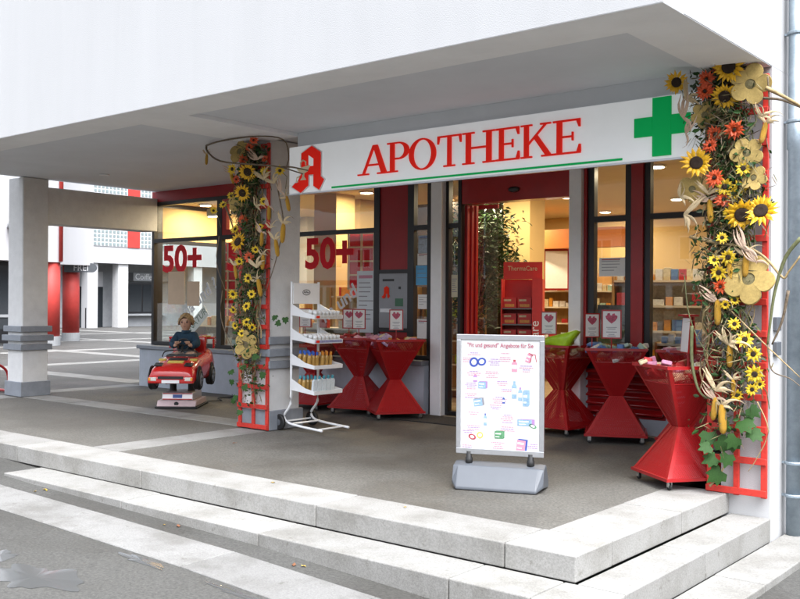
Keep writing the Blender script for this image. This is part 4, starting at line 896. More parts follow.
for (x, zf, n_) in ((-.20, .03, 2), (.04, .03, 1), (-.26, .07, 3), (-.04, .075, 4), (.04, .06, 3), (.20, .12, 4), (-.20, .17, 3), (-.06, .17, 4), (-.22, .26, 4), (.02, .24, 3), (.05, .30, 2), (-.22, .34, 3), (0, .36, 4), (-.03, .42, 3), (-.20, .48, 2), (.06, .49, 5), (-.20, .58, 3), (.06, .58, 3), (-.24, .62, 2), (-.01, .70, 5), (.26, .70, 3), (-.25, .73, 2)):
    for q in range(n_):
        wd = rnd.uniform(.05, .11); xx = max(-.285, x-wd/2); xe = min(.285, x+wd/2); tgt = mb if rnd.random() < .6 else mb2
        while xx < xe-.004:
            ww = min(rnd.uniform(.006, .022), xe-xx); tgt.box(xx, xx+ww, -.0072, -.0066, ZT_-zf-q*.014-.0028, ZT_-zf-q*.014+.0028); xx += ww+.004
o_ = mb.build('poster_print', PRPK, pst); o_['kind'] = 'stuff'; o_ = mb2.build('poster_print', PRP, pst); o_['kind'] = 'stuff'
# @@RIDE
# ================================================================== KIDDIE RIDE
CARRED = mat('ride_red_paint', (.55, .012, .010), .22, var=.05, scale=6, coat=.6)
BASEP = mat('ride_base_pink', (.58, .45, .46), .35, var=.08, scale=12)
BASEW = mat('ride_base_silver', (.62, .58, .58), .3, metal=.4, var=.05)
RX, RY, RA = -10.12, 7.83, R(-51)
KR = thing('kiddie_ride', 'red coin-operated toy car ride on a stepped silver base', 'kiddie ride', (RX, RY, 0), RA)
m = MB(); m.box(-.36, .36, -.27, .27, .002, .025); bs_ = m.build('ride_base', RUBBER, KR, bevel=.004)
m = MB(); m.prism([(-.34, .026), (.34, .026), (.29, .10), (-.29, .10)], -.25, .25); m.build('base_step', BASEP, KR, bevel=.006)
m = MB(); m.prism([(-.27, .1005), (.27, .1005), (.25, .20), (-.25, .20)], -.20, .20); m.build('base_step', BASEW, KR, bevel=.008)
for z, x in ((.115, .268), (.185, .255)): bx('base_stripe', CARRED, KR, x-.004, x+.006, -.19, .19, z-.006, z+.006)
M_ = Matrix.Translation((.258, 0, .150)) @ Matrix.Rotation(R(-11), 4, 'Y'); MB().box(.002, .008, -.06, .06, -.022, .022, 0, M_).build('coin_label', mat('label_blue', (.02, .09, .42), .4, var=.2, scale=60), KR)
m = MB(); m.lathe([(.028, -.006), (.028, .006)], 14, (.322, 0, .06), 0, Matrix.Rotation(R(90), 4, 'Y')); m.build('base_lock', BLACK, KR)
for y in (-.12, .12): MB().lathe([(.05, .2005), (.045, .23), (.045, .36)], 12, (.0, y, 0)).build('motor_post', RUBBER, KR)
# body: lofted cross-sections, front is +x
secs = [(.60, .25, .37, .46), (.585, .285, .345, .515), (.50, .30, .335, .56), (.30, .305, .33, .61), (.10, .305, .33, .655), (.0, .305, .33, .665), (-.10, .305, .33, .67), (-.30, .31, .33, .68), (-.45, .31, .33, .72), (-.56, .31, .34, .745), (-.62, .295, .37, .73)]
mb = MB(); NS = 16; vs = []
for (x, hw, zb, zt) in secs:
    zm = zb+(zt-zb)*.42
    for q in range(NS):
        t_ = 2*math.pi*q/NS; cy, cz = math.cos(t_), math.sin(t_); sgn = lambda v: math.copysign(abs(v)**.42, v)
        y = hw*sgn(cy); z = (zb+zt)/2+(zt-zb)/2*sgn(cz); y *= (1-.13*max(0, (z-zm)/(zt-zm))) ; vs.append((x, y, z))
k = len(secs); fs = [(i*NS+q, i*NS+(q+1) % NS, (i+1)*NS+(q+1) % NS, (i+1)*NS+q) for i in range(k-1) for q in range(NS)]+[tuple(range(NS-1, -1, -1)), tuple((k-1)*NS+q for q in range(NS))]
mb.add(vs, fs); body = mb.build('car_body', CARRED, KR, smooth=True)
# wheel arches and wheels
for x in (.36, -.40):
    for s in (-1, 1):
        a_ = MB(); a_.lathe([(.155, -.004), (.155, .006)], 24, (x, s*.304, .40), 0, Matrix.Rotation(R(90), 4, 'X')); a_.build('wheel_arch', RUBBER, body)
        w_ = MB(); w_.lathe([(.085, -.045), (.115, -.045), (.125, -.035), (.125, .035), (.115, .045), (.085, .045)], 26, (x, s*.285, .375), 0, Matrix.Rotation(R(90), 4, 'X')); wo = w_.build('wheel', RUBBER, KR)
        h_ = MB(); h_.lathe([(.02, -.052), (.07, -.050), (.082, -.046), (.082, .046), (.07, .050), (.02, .052)], 20, (x, s*.285, .375), 0, Matrix.Rotation(R(90), 4, 'X'))
        for q in range(5): h_.box(-.012, .012, -.056, .056, .02, .075, 1, Matrix.Translation((x, s*.285, .375)) @ Matrix.Rotation(R(72*q), 4, 'Y'))
        h_.build('rim', [ALU, GREYPL], wo)
# front: bumper, grille, number plate, lights, bonnet details
bx('bumper', CARRED, KR, .575, .635, -.29, .29, .345, .43, bevel=.02, seg=2); bx('grille', BLACK, KR, .59, .639, -.16, .16, .400, .435, bevel=.004)
bx('number_plate', WHITE, KR, .634, .641, -.11, .11, .352, .390)
for s in (-1, 1):
    bx('headlight', mat('headlight_glass', (.75, .72, .66), .15, var=.1, scale=50), KR, .60, .640, s*.225-.05, s*.225+.05, .375, .425, bevel=.008)
    bx('indicator', mat('indicator_orange', (.75, .30, .04), .25, var=0), KR, .615, .642, s*.262-.015, s*.262+.015, .380, .420, bevel=.004)
    M_ = Matrix.Translation((.47, s*.19, .575)) @ Matrix.Rotation(R(16), 4, 'Y'); MB().box(-.05, .05, -.05, .05, -.012, .008, 0, M_).build('popup_lamp', BLACK, body, bevel=.004)
M_ = Matrix.Translation((.36, 0, .601)) @ Matrix.Rotation(R(14), 4, 'Y'); MB().box(-.035, .035, -.10, .10, -.01, .006, 0, M_).build('bonnet_sticker', PRY, body)
for s in (-1, 1):
    M_ = Matrix.Translation((.24, s*.20, .622)) @ Matrix.Rotation(R(13), 4, 'Y'); MB().box(-.03, .03, -.045, .045, -.01, .006, 0, M_).build('bonnet_sticker', PRY, body)
M_ = Matrix.Translation((.22, 0, .628)) @ Matrix.Rotation(R(13), 4, 'Y'); MB().box(-.05, .05, -.12, .12, -.01, .004, 0, M_).build('bonnet_vent', BLACK, body)
# cockpit: dark tub with raised rim, windscreen frame, steering wheel, rear spoiler with lamps
tub = MB(); tub.box(-.34, .10, -.20, .20, .60, .684); tub.build('cockpit', RUBBER, KR, bevel=.03, seg=2)
mb = MB(); mb.tube(smooth_path([(.14, -.23, .655), (.09, -.21, .715), (.07, -.10, .735), (.07, .10, .735), (.09, .21, .715), (.14, .23, .655)]), .008, 8); mb.build('windscreen_frame', RUBBER, KR, smooth=True)
MB().prism([(-.20, .66), (.20, .66), (.17, .725), (-.17, .725)], 0, .006, 0, Matrix.Translation((.075, 0, 0)) @ Matrix.Rotation(R(90), 4, 'Z')).build('windscreen', clear_plastic('windscreen_clear'), KR)
st = MB(); c_ = Vector((-.02, 0, .80)); e1 = Vector((0, 1, 0)); e2 = Vector((-.45, 0, .89)).normalized()
st.tube([c_+e1*.085*math.cos(q*math.pi/10)+e2*.085*math.sin(q*math.pi/10) for q in range(21)], .012, 8); st.tube([c_-e1*.085, c_+e1*.085], .010, 6); st.tube([c_, c_+Vector((.10, 0, -.09))], .014, 8); st.build('steering_wheel', RUBBER, KR, smooth=True)
sp = MB(); sp.box(-.64, -.50, -.31, .31, .86, .89); sp.box(-.60, -.52, -.31, -.285, .73, .86); sp.box(-.60, -.52, .285, .31, .73, .86); sp.build('rear_spoiler', CARRED, KR, bevel=.01)
sb_ = MB(); sb_.prism([(-.46, .68), (-.36, .68), (-.42, .90), (-.50, .90)], -.22, .22); sb_.build('seat_back', CARRED, KR, bevel=.02, seg=2)
for y in (-.2, .0, .2): bx('rear_lamp', PRY, KR, -.58, -.50, y-.05, y+.05, .8905, .905)
cb = MB(); cb.tube(smooth_path([(-.40, .25, .02), (-.62, .40, .012), (-.85, .30, .012), (-1.1, .45, .012), (-1.4, .40, .012)]), .007, 6); cb.build('power_cable', RUBBER, KR)

# ------------------------------------------------------------------ child on the ride
SKIN = mat('skin', (.52, .30, .20), .5, var=.06, scale=30); SWEAT = mat('sweater_teal', (.012, .045, .080), .9, var=.25, scale=40, bump=.5, bscale=120); HAIR = mat('hair_blond', (.46, .30, .14), .8, var=.35, scale=40, bump=.6, bscale=80); JEAN = mat('jeans', (.06, .09, .17), .85, var=.2, scale=30)
CH = thing('child', 'small blond child in a dark teal sweater sitting in the red toy car', 'person', (RX, RY, 0), RA)
V = [(-.22, 0, .66), (-.22, 0, .78), (-.20, 0, .90), (-.195, 0, .955), (-.185, 0, 1.00), (-.175, 0, 1.05), (-.17, 0, 1.12), (-.175, 0, 1.165),      # 0-7 pelvis .. crown
     (-.20, .105, .915), (-.12, .165, .80), (-.02, .10, .79), (.0, .075, .815),                                                             # 8-11 left arm
     (-.20, -.105, .915), (-.12, -.165, .80), (-.02, -.10, .79), (.0, -.075, .815),                                                        # 12-15 right arm
     (-.20, .07, .65), (.0, .08, .665), (.12, .08, .60), (-.20, -.07, .65), (.0, -.08, .665), (.12, -.08, .60)]
E_ = [(0, 1), (1, 2), (2, 3), (3, 4), (4, 5), (5, 6), (6, 7), (2, 8), (8, 9), (9, 10), (10, 11), (2, 12), (12, 13), (13, 14), (14, 15), (0, 16), (16, 17), (17, 18), (0, 19), (19, 20), (20, 21)]
Rr = [.10, .10, .085, .042, .045, .078, .090, .055, .045, .036, .028, .024, .045, .036, .028, .024, .07, .055, .04, .07, .055, .04]
skin('body', V, E_, Rr, SKIN, CH, 2)
idx = [0, 1, 2, 8, 9, 10, 12, 13, 14]; mp = {a: i for i, a in enumerate(idx)}
Vs = [V[i] for i in idx]; Es = [(mp[a], mp[b]) for a, b in E_ if a in mp and b in mp]
skin('sweater', Vs, Es, [.125, .130, .108, .068, .060, .046, .068, .060, .046], SWEAT, CH, 2)
MB().lathe([(.060, .945), (.066, .955), (.062, .985), (.052, .99)], 16, (-.195, 0, 0)).build('collar', SWEAT, CH, smooth=True)
# hair cap with tufts, kept off the face
hm = MB(); rnd = random.Random(8); c_ = Vector((-.182, 0, 1.105)); rows = 10; cols_ = 22
for i in range(rows+1):
    for j in range(cols_):
        th = math.pi*.62*i/rows; ph = 2*math.pi*j/cols_; front = max(0, math.cos(ph)); th2 = th*(1-.48*front**2); rr = .108*(1+rnd.uniform(-.05, .13))
        hm.v.append((c_.x-.008+rr*.98*math.sin(th2)*math.cos(ph), c_.y+rr*.93*math.sin(th2)*math.sin(ph), c_.z-.004+rr*1.02*math.cos(th2)))
for i in range(rows):
    for j in range(cols_): hm.f.append((i*cols_+j, (i+1)*cols_+j, (i+1)*cols_+(j+1) % cols_, i*cols_+(j+1) % cols_)); hm.m.append(0)
hm.build('hair', HAIR, CH, smooth=True)
EYE = mat('eye_dark', (.03, .02, .02), .3, var=0); LIP = mat('lip', (.38, .12, .10), .5, var=0)
fx = -.085
for s in (-1, 1):
    MB().lathe([(.002, -.008), (.010, -.004), (.010, .004), (.002, .008)], 10, (fx-.006, s*.034, 1.098), 0, Matrix.Rotation(R(90), 4, 'Y')).build('eye', EYE, CH)
    MB().box(-.006, .006, -.016, .016, -.003, .003, 0, Matrix.Translation((fx-.004, s*.035, 1.118)) @ Matrix.Rotation(R(s*6), 4, 'X')).build('eyebrow', HAIR, CH)
    MB().lathe([(.004, -.01), (.020, -.006), (.022, .004), (.008, .010)], 10, (-.18, s*.093, 1.085), 0, Matrix.Rotation(R(90), 4, 'X')).build('ear', SKIN, CH, smooth=True)
MB().prism([(-.010, 1.065), (.010, 1.065), (.005, 1.095), (-.005, 1.095)], -.012, .02, 0, Matrix.Translation((fx+.004, 0, 0)) @ Matrix.Rotation(R(90), 4, 'Z')).build('nose', SKIN, CH, bevel=.004)
MB().box(-.006, .006, -.018, .018, -.003, .003, 0, Matrix.Translation((fx-.008, 0, 1.043))).build('mouth', LIP, CH, bevel=.002)
for s in (-1, 1):
    for q in range(4):   # fingers curled over the wheel rim
        y = s*(.052+.013*q); MB().tube(smooth_path([(.0, y, .835), (.018, y, .842), (.028, y, .828), (.018, y, .815)], 2), [.0085]*5+[.0075]*2, 6).build('finger', SKIN, CH, smooth=True)
    MB().tube([(-.012, s*.05, .820), (-.014, s*.035, .835), (-.004, s*.028, .842)], .0085, 6).build('thumb', SKIN, CH, smooth=True)

# ================================================================== SHOP INTERIOR
def shelf_unit(label, x, y, wd, dp_, zs, rz=0, back=WOOD, hgt=2.3, side=WOOD):
    t = thing('shelf_unit', label, 'shelf', (x, y, .003), rz)
    bx('back_panel', back, t, -wd/2, wd/2, dp_-.02, dp_, 0, hgt)
    for s in (-1, 1): bx('side_panel', side, t, s*wd/2-.012, s*wd/2+.012, 0, dp_-.021, 0, hgt)
    for z in zs: bx('shelf_board', mat('shelf_white', (.66, .60, .48), .5, var=.05), t, -wd/2+.013, wd/2-.013, .004, dp_-.022, z-.012, z+.012)
    return t
BOXM = {}
ORD = ['lowest', 'second', 'third', 'fourth', 'top']
def goods(t, wd, dp_, zs, cols, where, group, seed, fill=.85, hmax=.15):
    rnd = random.Random(seed); M0 = Matrix.Translation(t.location) @ Matrix.Rotation(t.rotation_euler.z, 4, 'Z')
    for zi, z in enumerate(zs):
        x = -wd/2+.04
        while x < wd/2-.06:
            bw = rnd.choice((.06, .08, .10, .13)); bh = rnd.choice((.07, .10, .13, .16)); bh = min(bh, hmax); ci = rnd.choice(cols); key = (bw, bh, ci)
            if rnd.random() < fill and x+bw < wd/2-.015:
                if key not in BOXM: BOXM[key] = MB().box(-bw/2, bw/2, 0, .07, 0, bh).mesh('product_box', PK[ci], bevel=.003)
                o = link('product_box', BOXM[key], None, M=M0 @ Matrix.Translation((x+bw/2, .03+rnd.uniform(0, .03), z+.0125))); tag(o, PKN[ci]+' box on the '+ORD[zi if zi < len(zs)-1 else 4]+' board of '+where, 'box', PKN[ci]+' boxes on the '+ORD[zi if zi < len(zs)-1 else 4]+' board of '+where)
            x += bw+rnd.uniform(.004, .02)
ZS = (.35, .70, 1.02, 1.30, 1.58)
s1 = shelf_unit('tall lit wooden wall shelf seen at the right through the doorway', -8.15, 14.55, 2.0, .35, ZS, R(18), hgt=1.9)
goods(s1, 2.0, .35, ZS, [0, 0, 2, 8, 5, 1], 'the wall shelf behind the doorway', 'product boxes on the wall shelf', 31)
s2 = shelf_unit('low shelf with green boxes left of the red display stand', -8.05, 11.05, .9, .3, (.12, .48, .82, 1.15), R(36), hgt=1.45)
goods(s2, .9, .3, (.48, .82, 1.15), [4, 1, 4, 0], 'the low shelf inside the doorway', 'green boxes on the low shelf', 32, .95)
s3 = shelf_unit('wooden goods shelf inside the left corner shop window', -11.6, 10.6, 1.5, .3, (.55, .85, 1.15), R(20), hgt=1.35, back=PK[8])
goods(s3, 1.5, .3, (.55, .85, 1.15), [0, 8, 2, 5, 3], 'the shelf in the left corner window', 'product boxes in the left window', 33)
s4 = shelf_unit('wooden goods shelf in the window right of the middle pillar', -9.0, 10.35, 1.3, .3, (.55, .85, 1.15, 1.45), R(25), hgt=1.6, back=PK[8])
goods(s4, 1.3, .3, (.55, .85, 1.15, 1.45), [0, 8, 0, 5, 2], 'the shelf in the window beside the red panel', 'product boxes in the middle window', 34)
s5 = shelf_unit('wooden goods shelf inside the right-hand shop window', -4.35, 10.7, 1.9, .3, (.40, .75, 1.05, 1.35, 1.65), R(14), hgt=1.8, back=PK[8])
goods(s5, 1.9, .3, (.40, .75, 1.05, 1.35, 1.65), [0, 8, 6, 5, 2, 2], 'the shelf in the right-hand window', 'product boxes in the right window', 35)
s6 = shelf_unit('low display step inside the left corner window behind the child', -11.55, 9.62, 1.35, .45, (.70, .98), R(8), hgt=1.0, back=PK[8])
goods(s6, 1.35, .45, (.70, .98), [2, 1, 0, 8, 5, 4], 'the low step behind the child', '', 36, .95)
s7 = shelf_unit('low display step inside the window behind the white rack', -8.85, 9.60, 1.4, .40, (.70, 1.0), R(10), hgt=1.02, back=PK[8])
goods(s7, 1.4, .40, (.70, 1.0), [2, 0, 8, 2, 5], 'the low step behind the rack', '', 37, .95)
s8 = shelf_unit('low display step inside the right-hand window behind the bins', -3.75, 9.60, 1.1, .40, (.70, .95), R(6), hgt=.97, back=PK[8])
goods(s8, 1.1, .40, (.70, .95), [2, 2, 5, 0, 6], 'the low step behind the right bins', '', 38, .95)
# yellow column in the shop, orange cornice over the wall shelf
CO = tag(bx('interior_column', YELW, None, -7.42, -6.98, 11.35, 11.75, .003, 2.965), 'broad yellow column standing inside the shop behind the doorway', 'column')
CO2 = tag(bx('interior_column', YELW, None, -11.55, -11.2, 10.0, 10.25, .003, 2.965), 'yellow column inside the left corner shop window', 'column')
CO3 = tag(bx('interior_column', YELW, None, -9.95, -9.5, 10.1, 10.5, .003, 2.965), 'yellow column inside the window right of the middle pillar', 'column')
tag(bx('shelf_cornice', mat('cornice_orange', (.50, .16, .03), .5, var=.05), None, -9.4, -6.9, 14.0, 14.25, 2.30, 2.62), 'orange timber cornice above the wall shelf in the shop', 'cornice')
pn = thing('framed_notice', 'framed pale notice hanging on the wall inside the doorway', 'notice', (-8.2, 14.2, 1.95), R(18)); bx('notice_frame', RED, pn, -.22, .22, .0, .03, -.35, .35); bx('notice_sheet', WHITEP, pn, -.19, .19, -.006, -.001, -.32, .32)
tag(bx('dark_partition', mat('dark_wood', (.06, .035, .02), .6, var=.2), None, -9.3, -7.44, 11.6, 11.68, .003, 2.9), 'dark wooden partition behind the indoor tree', 'partition')
# red cardboard display with brand lettering
D_ = thing('cardboard_display', 'red cardboard display stand with product packs in the shop doorway', 'display stand', (-6.40, 10.25, .003), R(26))
CBR = mat('cardboard_red', (.50, .022, .018), .5, var=.06, scale=10)
m = MB(); m.box(-.26, -.245, -.16, .16, 0, 1.68); m.box(.13, .26, -.16, .16, 0, 1.68); m.box(-.244, .129, .14, .16, 0, 1.68); m.box(-.244, .129, -.16, .139, .40, .42); m.build('display_body', CBR, D_)
for z in (.66, .88, 1.10, 1.30, 1.50): bx('display_shelf', GREYPL, D_, -.244, .129, -.15, .139, z-.2, z-.185)
hd_ = bx('display_header', CBR, D_, -.25, .24, .02, .04, 1.682, 1.90)
text('header_lettering', 'ThermaCare', .085, PK[8], hd_, (-.01, .018, 1.79), ext=.001, xs=.85); text('side_lettering', 'Care', .16, WHITE, D_, (.215, -.162, 1.0), rot=(R(90), R(-90), 0), ext=.001)
for zi, z in enumerate((.66, .88, 1.10, 1.30, 1.50)):
    for j, x in enumerate((-.16, .03)):
        M_ = Matrix.Translation(D_.location) @ Matrix.Rotation(R(26), 4, 'Z') @ Matrix.Translation((x, -.04, z-.1845))
        if 'tc' not in BOXM:
            mb = MB(); mb.box(-.085, .085, -.04, .04, 0, .13); mb.box(-.06, .06, -.042, -.0405, .015, .05, 1); mb.box(-.07, .02, -.042, -.0405, .085, .11, 2); BOXM['tc'] = mb.mesh('product_pack', [CBR, PK[2], PK[8]])
        tag(link('product_pack', BOXM['tc'], None, M=M_), 'red and orange pack on the cardboard display in the doorway', 'box', 'packs on the cardboard display')
# indoor ficus behind the door leaf
FI = thing('indoor_tree', 'leafy dark indoor tree standing behind the open door leaf', 'tree', (-7.48, 10.75, .003))
MB().lathe([(.16, 0), (.20, .32), (.21, .34), (.18, .35)], 20).build('plant_pot', BAND, FI, smooth=True)
tm = MB(); rnd = random.Random(4); tips = []
tm.tube(smooth_path([(0, 0, .33), (.03, .02, .8), (-.02, 0, 1.2), (.02, .0, 1.6)]), [.03]*5+[.025]*5+[.02]*3, 7)
for i in range(16):
    a = rnd.uniform(0, 6.28); e = Vector((math.cos(a)*rnd.uniform(.15, .62), math.sin(a)*rnd.uniform(.15, .45), rnd.uniform(1.25, 2.75))); tm.tube(smooth_path([(.01, 0, rnd.uniform(1.1, 1.6)), (e.x*.5, e.y*.5, e.z-.25), e]), .008, 5); tips.append(e)
tm.build('trunk', BARK, FI, smooth=True)
cr = MB()
for i in range(4200):
    e = rnd.choice(tips); p = e+Vector((rnd.gauss(0, .13), rnd.gauss(0, .13), rnd.gauss(-.08, .17))); q = Euler((rnd.uniform(-.9, .9), rnd.uniform(-.9, .9), rnd.uniform(0, 6.3))).to_matrix(); s_ = rnd.uniform(.03, .055)
    if p.z > 2.88: p.z = 2.88-rnd.random()*.2
    cr.add([p+q @ (Vector(v)*s_) for v in ((0, -1, 0), (.42, -.1, .1), (0, 1.3, -.25), (-.42, -.1, .1))], [(0, 1, 2, 3)], 0 if rnd.random() < .85 else 1)
o = cr.build('crown', [LEAFD, LEAFG], FI); o['kind'] = 'stuff'
# red lattice racks seen in the left and middle windows
def lattice(label, x, y, z0, wd, ht, nx, nz, rz):
    t = thing('lattice_rack', label, 'rack', (x, y, z0), rz, 'pale lattice racks in the windows'); pm_ = mat('lattice_cream', (.66, .56, .36), .5, var=.08)
    for i in range(nx+1): bx('lattice_upright', pm_, t, -wd/2+wd*i/nx-.014, -wd/2+wd*i/nx+.014, -.014, .014, 0, ht)
    for i in range(nz+1): bx('lattice_rail', pm_, t, -wd/2, wd/2, -.028, -.0145, .012+(ht-.024)*i/nz-.012, .012+(ht-.024)*i/nz+.012)
    bx('lattice_back', REDFILM, t, -wd/2, wd/2, .016, .024, 0, ht)
lattice('cream lattice rack with red back in the left corner window', -11.62, 9.95, .95, .42, 1.36, 3, 9, R(30))
lattice('cream lattice rack with red back in the middle window', -8.75, 9.95, 1.55, .55, .80, 3, 4, R(30))
# hanging pendant in upper left window
PE = thing('pendant_lamp', 'silver lamp box under the ceiling in the left window', 'ceiling light', (-11.9, 9.9, 2.80)); bx('lamp_housing', ALU, PE, -.22, .22, -.07, .07, -.06, .06, bevel=.01); MB().tube([(0, 0, .06), (0, 0, .165)], .008, 6).build('lamp_rod', BLACK, PE); bx('lamp_panel', LAMPE, PE, -.20, .20, -.05, .05, -.068, -.061)
# ================================================================== WINDOW GRAPHICS (film and paper on the glass)
WY = FY+.0015
def film(name, label, s, size, m_, x, z, rot=0, xs=1.0, bold=.02): 
    t = thing(name, label, 'window lettering', (x, WY, z)); text('lettering', s, size, m_, t, (0, 0, 0), (R(90), R(-rot), 0), ext=.001, xs=xs, bold=bold); return t
film('window_lettering', 'red 50+ lettering on the left corner window pane', '50+', .57, REDFILM, -12.12, 1.85, xs=1.1, bold=.035)
film('window_lettering', 'red 50+ lettering on the pane behind the flower garland', '50+', .57, REDFILM, -10.55, 1.85, xs=1.1, bold=.035)
film('window_lettering', 'red 50+ lettering on the pane right of the middle pillar', '50+', .57, REDFILM, -8.93, 1.85, xs=1.02, bold=.035)
FILMG = mat('film_grey', (.55, .57, .60), .5, var=0)
film('window_lettering', 'pale diagonal na und lettering on the left corner pane', 'na und ?', .27, FILMG, -11.62, 1.36, 33)
film('window_lettering', 'pale diagonal na und lettering on the pane beside the red panel', 'na und ?', .27, FILMG, -8.62, 1.33, 33)
nb_ = thing('diagonal_label', 'pale diagonal NATUR panel behind the child in the left window', 'label', (-11.85, WY+.05, 1.02)); M_ = Matrix.Rotation(R(-38), 4, 'Y'); MB().box(-.35, .35, 0, .006, -.09, .09, 0, M_).build('label_panel', WHITEP, nb_); text('lettering', 'NATUR', .15, mat('print_dark_green', (.02, .09, .04), .6, var=0), nb_, (.10, -.002, .03), (R(90), R(-38), 0), ext=.001)
def paper(name, label, x0, x1, z0, z1, m_=WHITEP, lines=6, head=None, group=None):
    t = thing(name, label, 'poster', ((x0+x1)/2, WY, z0)); wd, hh = x1-x0, z1-z0
    bx('sheet', m_, t, -wd/2, wd/2, -.002, .0005, 0, hh); rnd = random.Random(int(x0*100)); mb = MB()
    for i in range(lines):
        l_ = wd*rnd.uniform(.35, .75); z = hh*(.80-.66*i/max(1, lines)); mb.box(-wd*.40, -wd*.40+l_, -.0032, -.0022, z, z+min(.012, hh*.03))
    if lines: mb.build('print', GREYT, t)
    if head: bx('print_heading', head, t, -wd*.40, wd*.30, -.0033, -.0022, hh*.88, hh*.93)
    return t
BEIGE = mat('poster_beige', (.62, .47, .33), .7, var=.05)
paper('window_poster', 'beige poster under the red 50+ on the left corner pane', -12.46, -12.05, 1.32, 1.84, BEIGE, 0)
paper('window_poster', 'smaller beige poster beside the larger one on the left pane', -11.98, -11.68, 1.30, 1.68, BEIGE, 0)
paper('window_poster', 'pale blue white text poster on the pane beside the red panel', -8.41, -8.07, .98, 1.79, mat('poster_pale_blue', (.62, .68, .72), .6, var=.04), 9, PRPK)
paper('window_notice', 'small blue symbol sticker on the narrow window', -7.38, -7.20, 2.0, 2.22, mat('sticker_pale', (.50, .60, .70), .6, var=.2, scale=30), 2, PRB)
paper('window_notice', 'round red and blue emblem sticker on the narrow window', -7.39, -7.19, 1.85, 1.995, WHITEP, 1, PRR)
paper('window_notice', 'light blue framed notice on the narrow window', -7.415, -7.17, 1.60, 1.845, mat('notice_blue', (.12, .42, .72), .6, var=.05), 3)
paper('window_notice', 'white notice below the light blue one on the narrow window', -7.38, -7.20, 1.30, 1.48, WHITEP, 4)
paper('window_notice', 'white eye picture notice low on the narrow window', -7.39, -7.18, .93, 1.17, WHITEP, 1, PRR)
paper('window_notice', 'white printed notice with red heading on the right window', -4.87, -4.56, 1.68, 1.88, WHITEP, 4, PRR)
paper('window_notice', 'opening hours list on the side light beside the door', -6.86, -6.76, 1.45, 1.72, mat('notice_cream', (.60, .55, .40), .6, var=.05), 7)
t = thing('window_picture', 'large dark portrait poster low in the right window', 'poster', (-4.72, WY+.02, .95)); bx('sheet', mat('photo_dark', (.30, .24, .20), .5, var=.5, scale=7), t, -.18, .18, 0, .004, 0, .42)
# night hatch
HT_ = thing('night_hatch', 'grey metal night service hatch with red A in the red panel', 'hatch', (-7.765, FY-.012, 1.05)); hp_ = bx('hatch_plate', mat('hatch_grey', (.26, .27, .29), .4, metal=.3, var=.05), HT_, -.234, .234, -.02, .01, .001, .699, bevel=.004)
LA = [(.30, .62), (.30, .86), (.60, 1.0), (.86, .84), (.86, .30), (.96, .22), (.82, .0), (.66, .10), (.66, .36), (.50, .36), (.50, .12), (.28, -.03), (.02, .12), (.12, .20), (.18, .20), (.30, .40)]
MB().prism([(-.19+.15*x, .38+.16*z) for x, z in LA], -.026, -.021).build('emblem', REDLET, hp_); bx('hatch_slot', BLACK, hp_, -.17, .02, -.0225, -.0205, .60, .63); bx('hatch_flap', ALU, hp_, -.20, -.02, -.034, -.0205, .20, .25); bx('hatch_label', mat('hatch_green', (.05, .16, .09), .5, var=.1), hp_, .04, .17, -.023, -.0205, .28, .38); bx('hatch_button', BLACK, hp_, .10, .13, -.028, -.0205, .50, .53)
# @@PLAZA
# ================================================================== PLAZA BEYOND THE ARCADE
PWALL = mat('plaza_render_white', (.50, .50, .51), .85, var=.03, scale=1.2, streak=True); PRED = mat('plaza_red_column', (.50, .045, .035), .6, var=.12, scale=3); PGREY = mat('plaza_grey', (.33, .34, .35), .7, var=.1, scale=3); DKGL = mat('dark_window_glass', (.03, .035, .04), .08, var=0, spec=.8); GLB = mat('glass_block', (.30, .36, .36), .15, var=.2, scale=4)
# far building
FB = thing('plaza_building', 'white building across the plaza with glass block windows and hair salon', 'building', (-40, 28, 0))
bx('upper_wall', PWALL, FB, -.2, 0, -9, 16, 3.13, 9.5); bx('recessed_wall', PGREY, FB, -1.6, -1.4, -9, 16, 0, 3.13); bx('soffit', PGREY, FB, -1.4, -.201, -9, 16, 3.131, 3.2)
for y in (-2.3, -.6, 4.0, 8): bx('column', PWALL if y < -1 else CONC, FB, -.6, -.1, y-.28, y+.28, .0, 3.13)
def blocks(y0, y1, z0, z1, ny, nz):
    w_ = bx('glass_block_window', WHITE, FB, -.02, .03, y0, y1, z0, z1)
    me = MB().box(.031, .05, .0, (y1-y0)/ny*.70, 0, (z1-z0)/nz*.70).mesh('glass_block', GLB)
    for i in range(ny):
        for j in range(nz): link('glass_block', me, w_, loc=(0, y0+(y1-y0)*(i+.15)/ny, z0+(z1-z0)*(j+.15)/nz))
blocks(-2.37, -.47, 3.95, 4.95, 9, 5); blocks(.30, 2.2, 3.95, 4.95, 9, 5)
blocks(-2.37, -.47, 6.3, 7.3, 9, 5); blocks(.30, 2.2, 6.3, 7.3, 9, 5)
bx('red_panel', PRED, FB, -.02, .04, -.43, .26, 3.93, 4.97); bx('red_panel', PRED, FB, -.02, .04, -.43, .26, 6.28, 7.32)
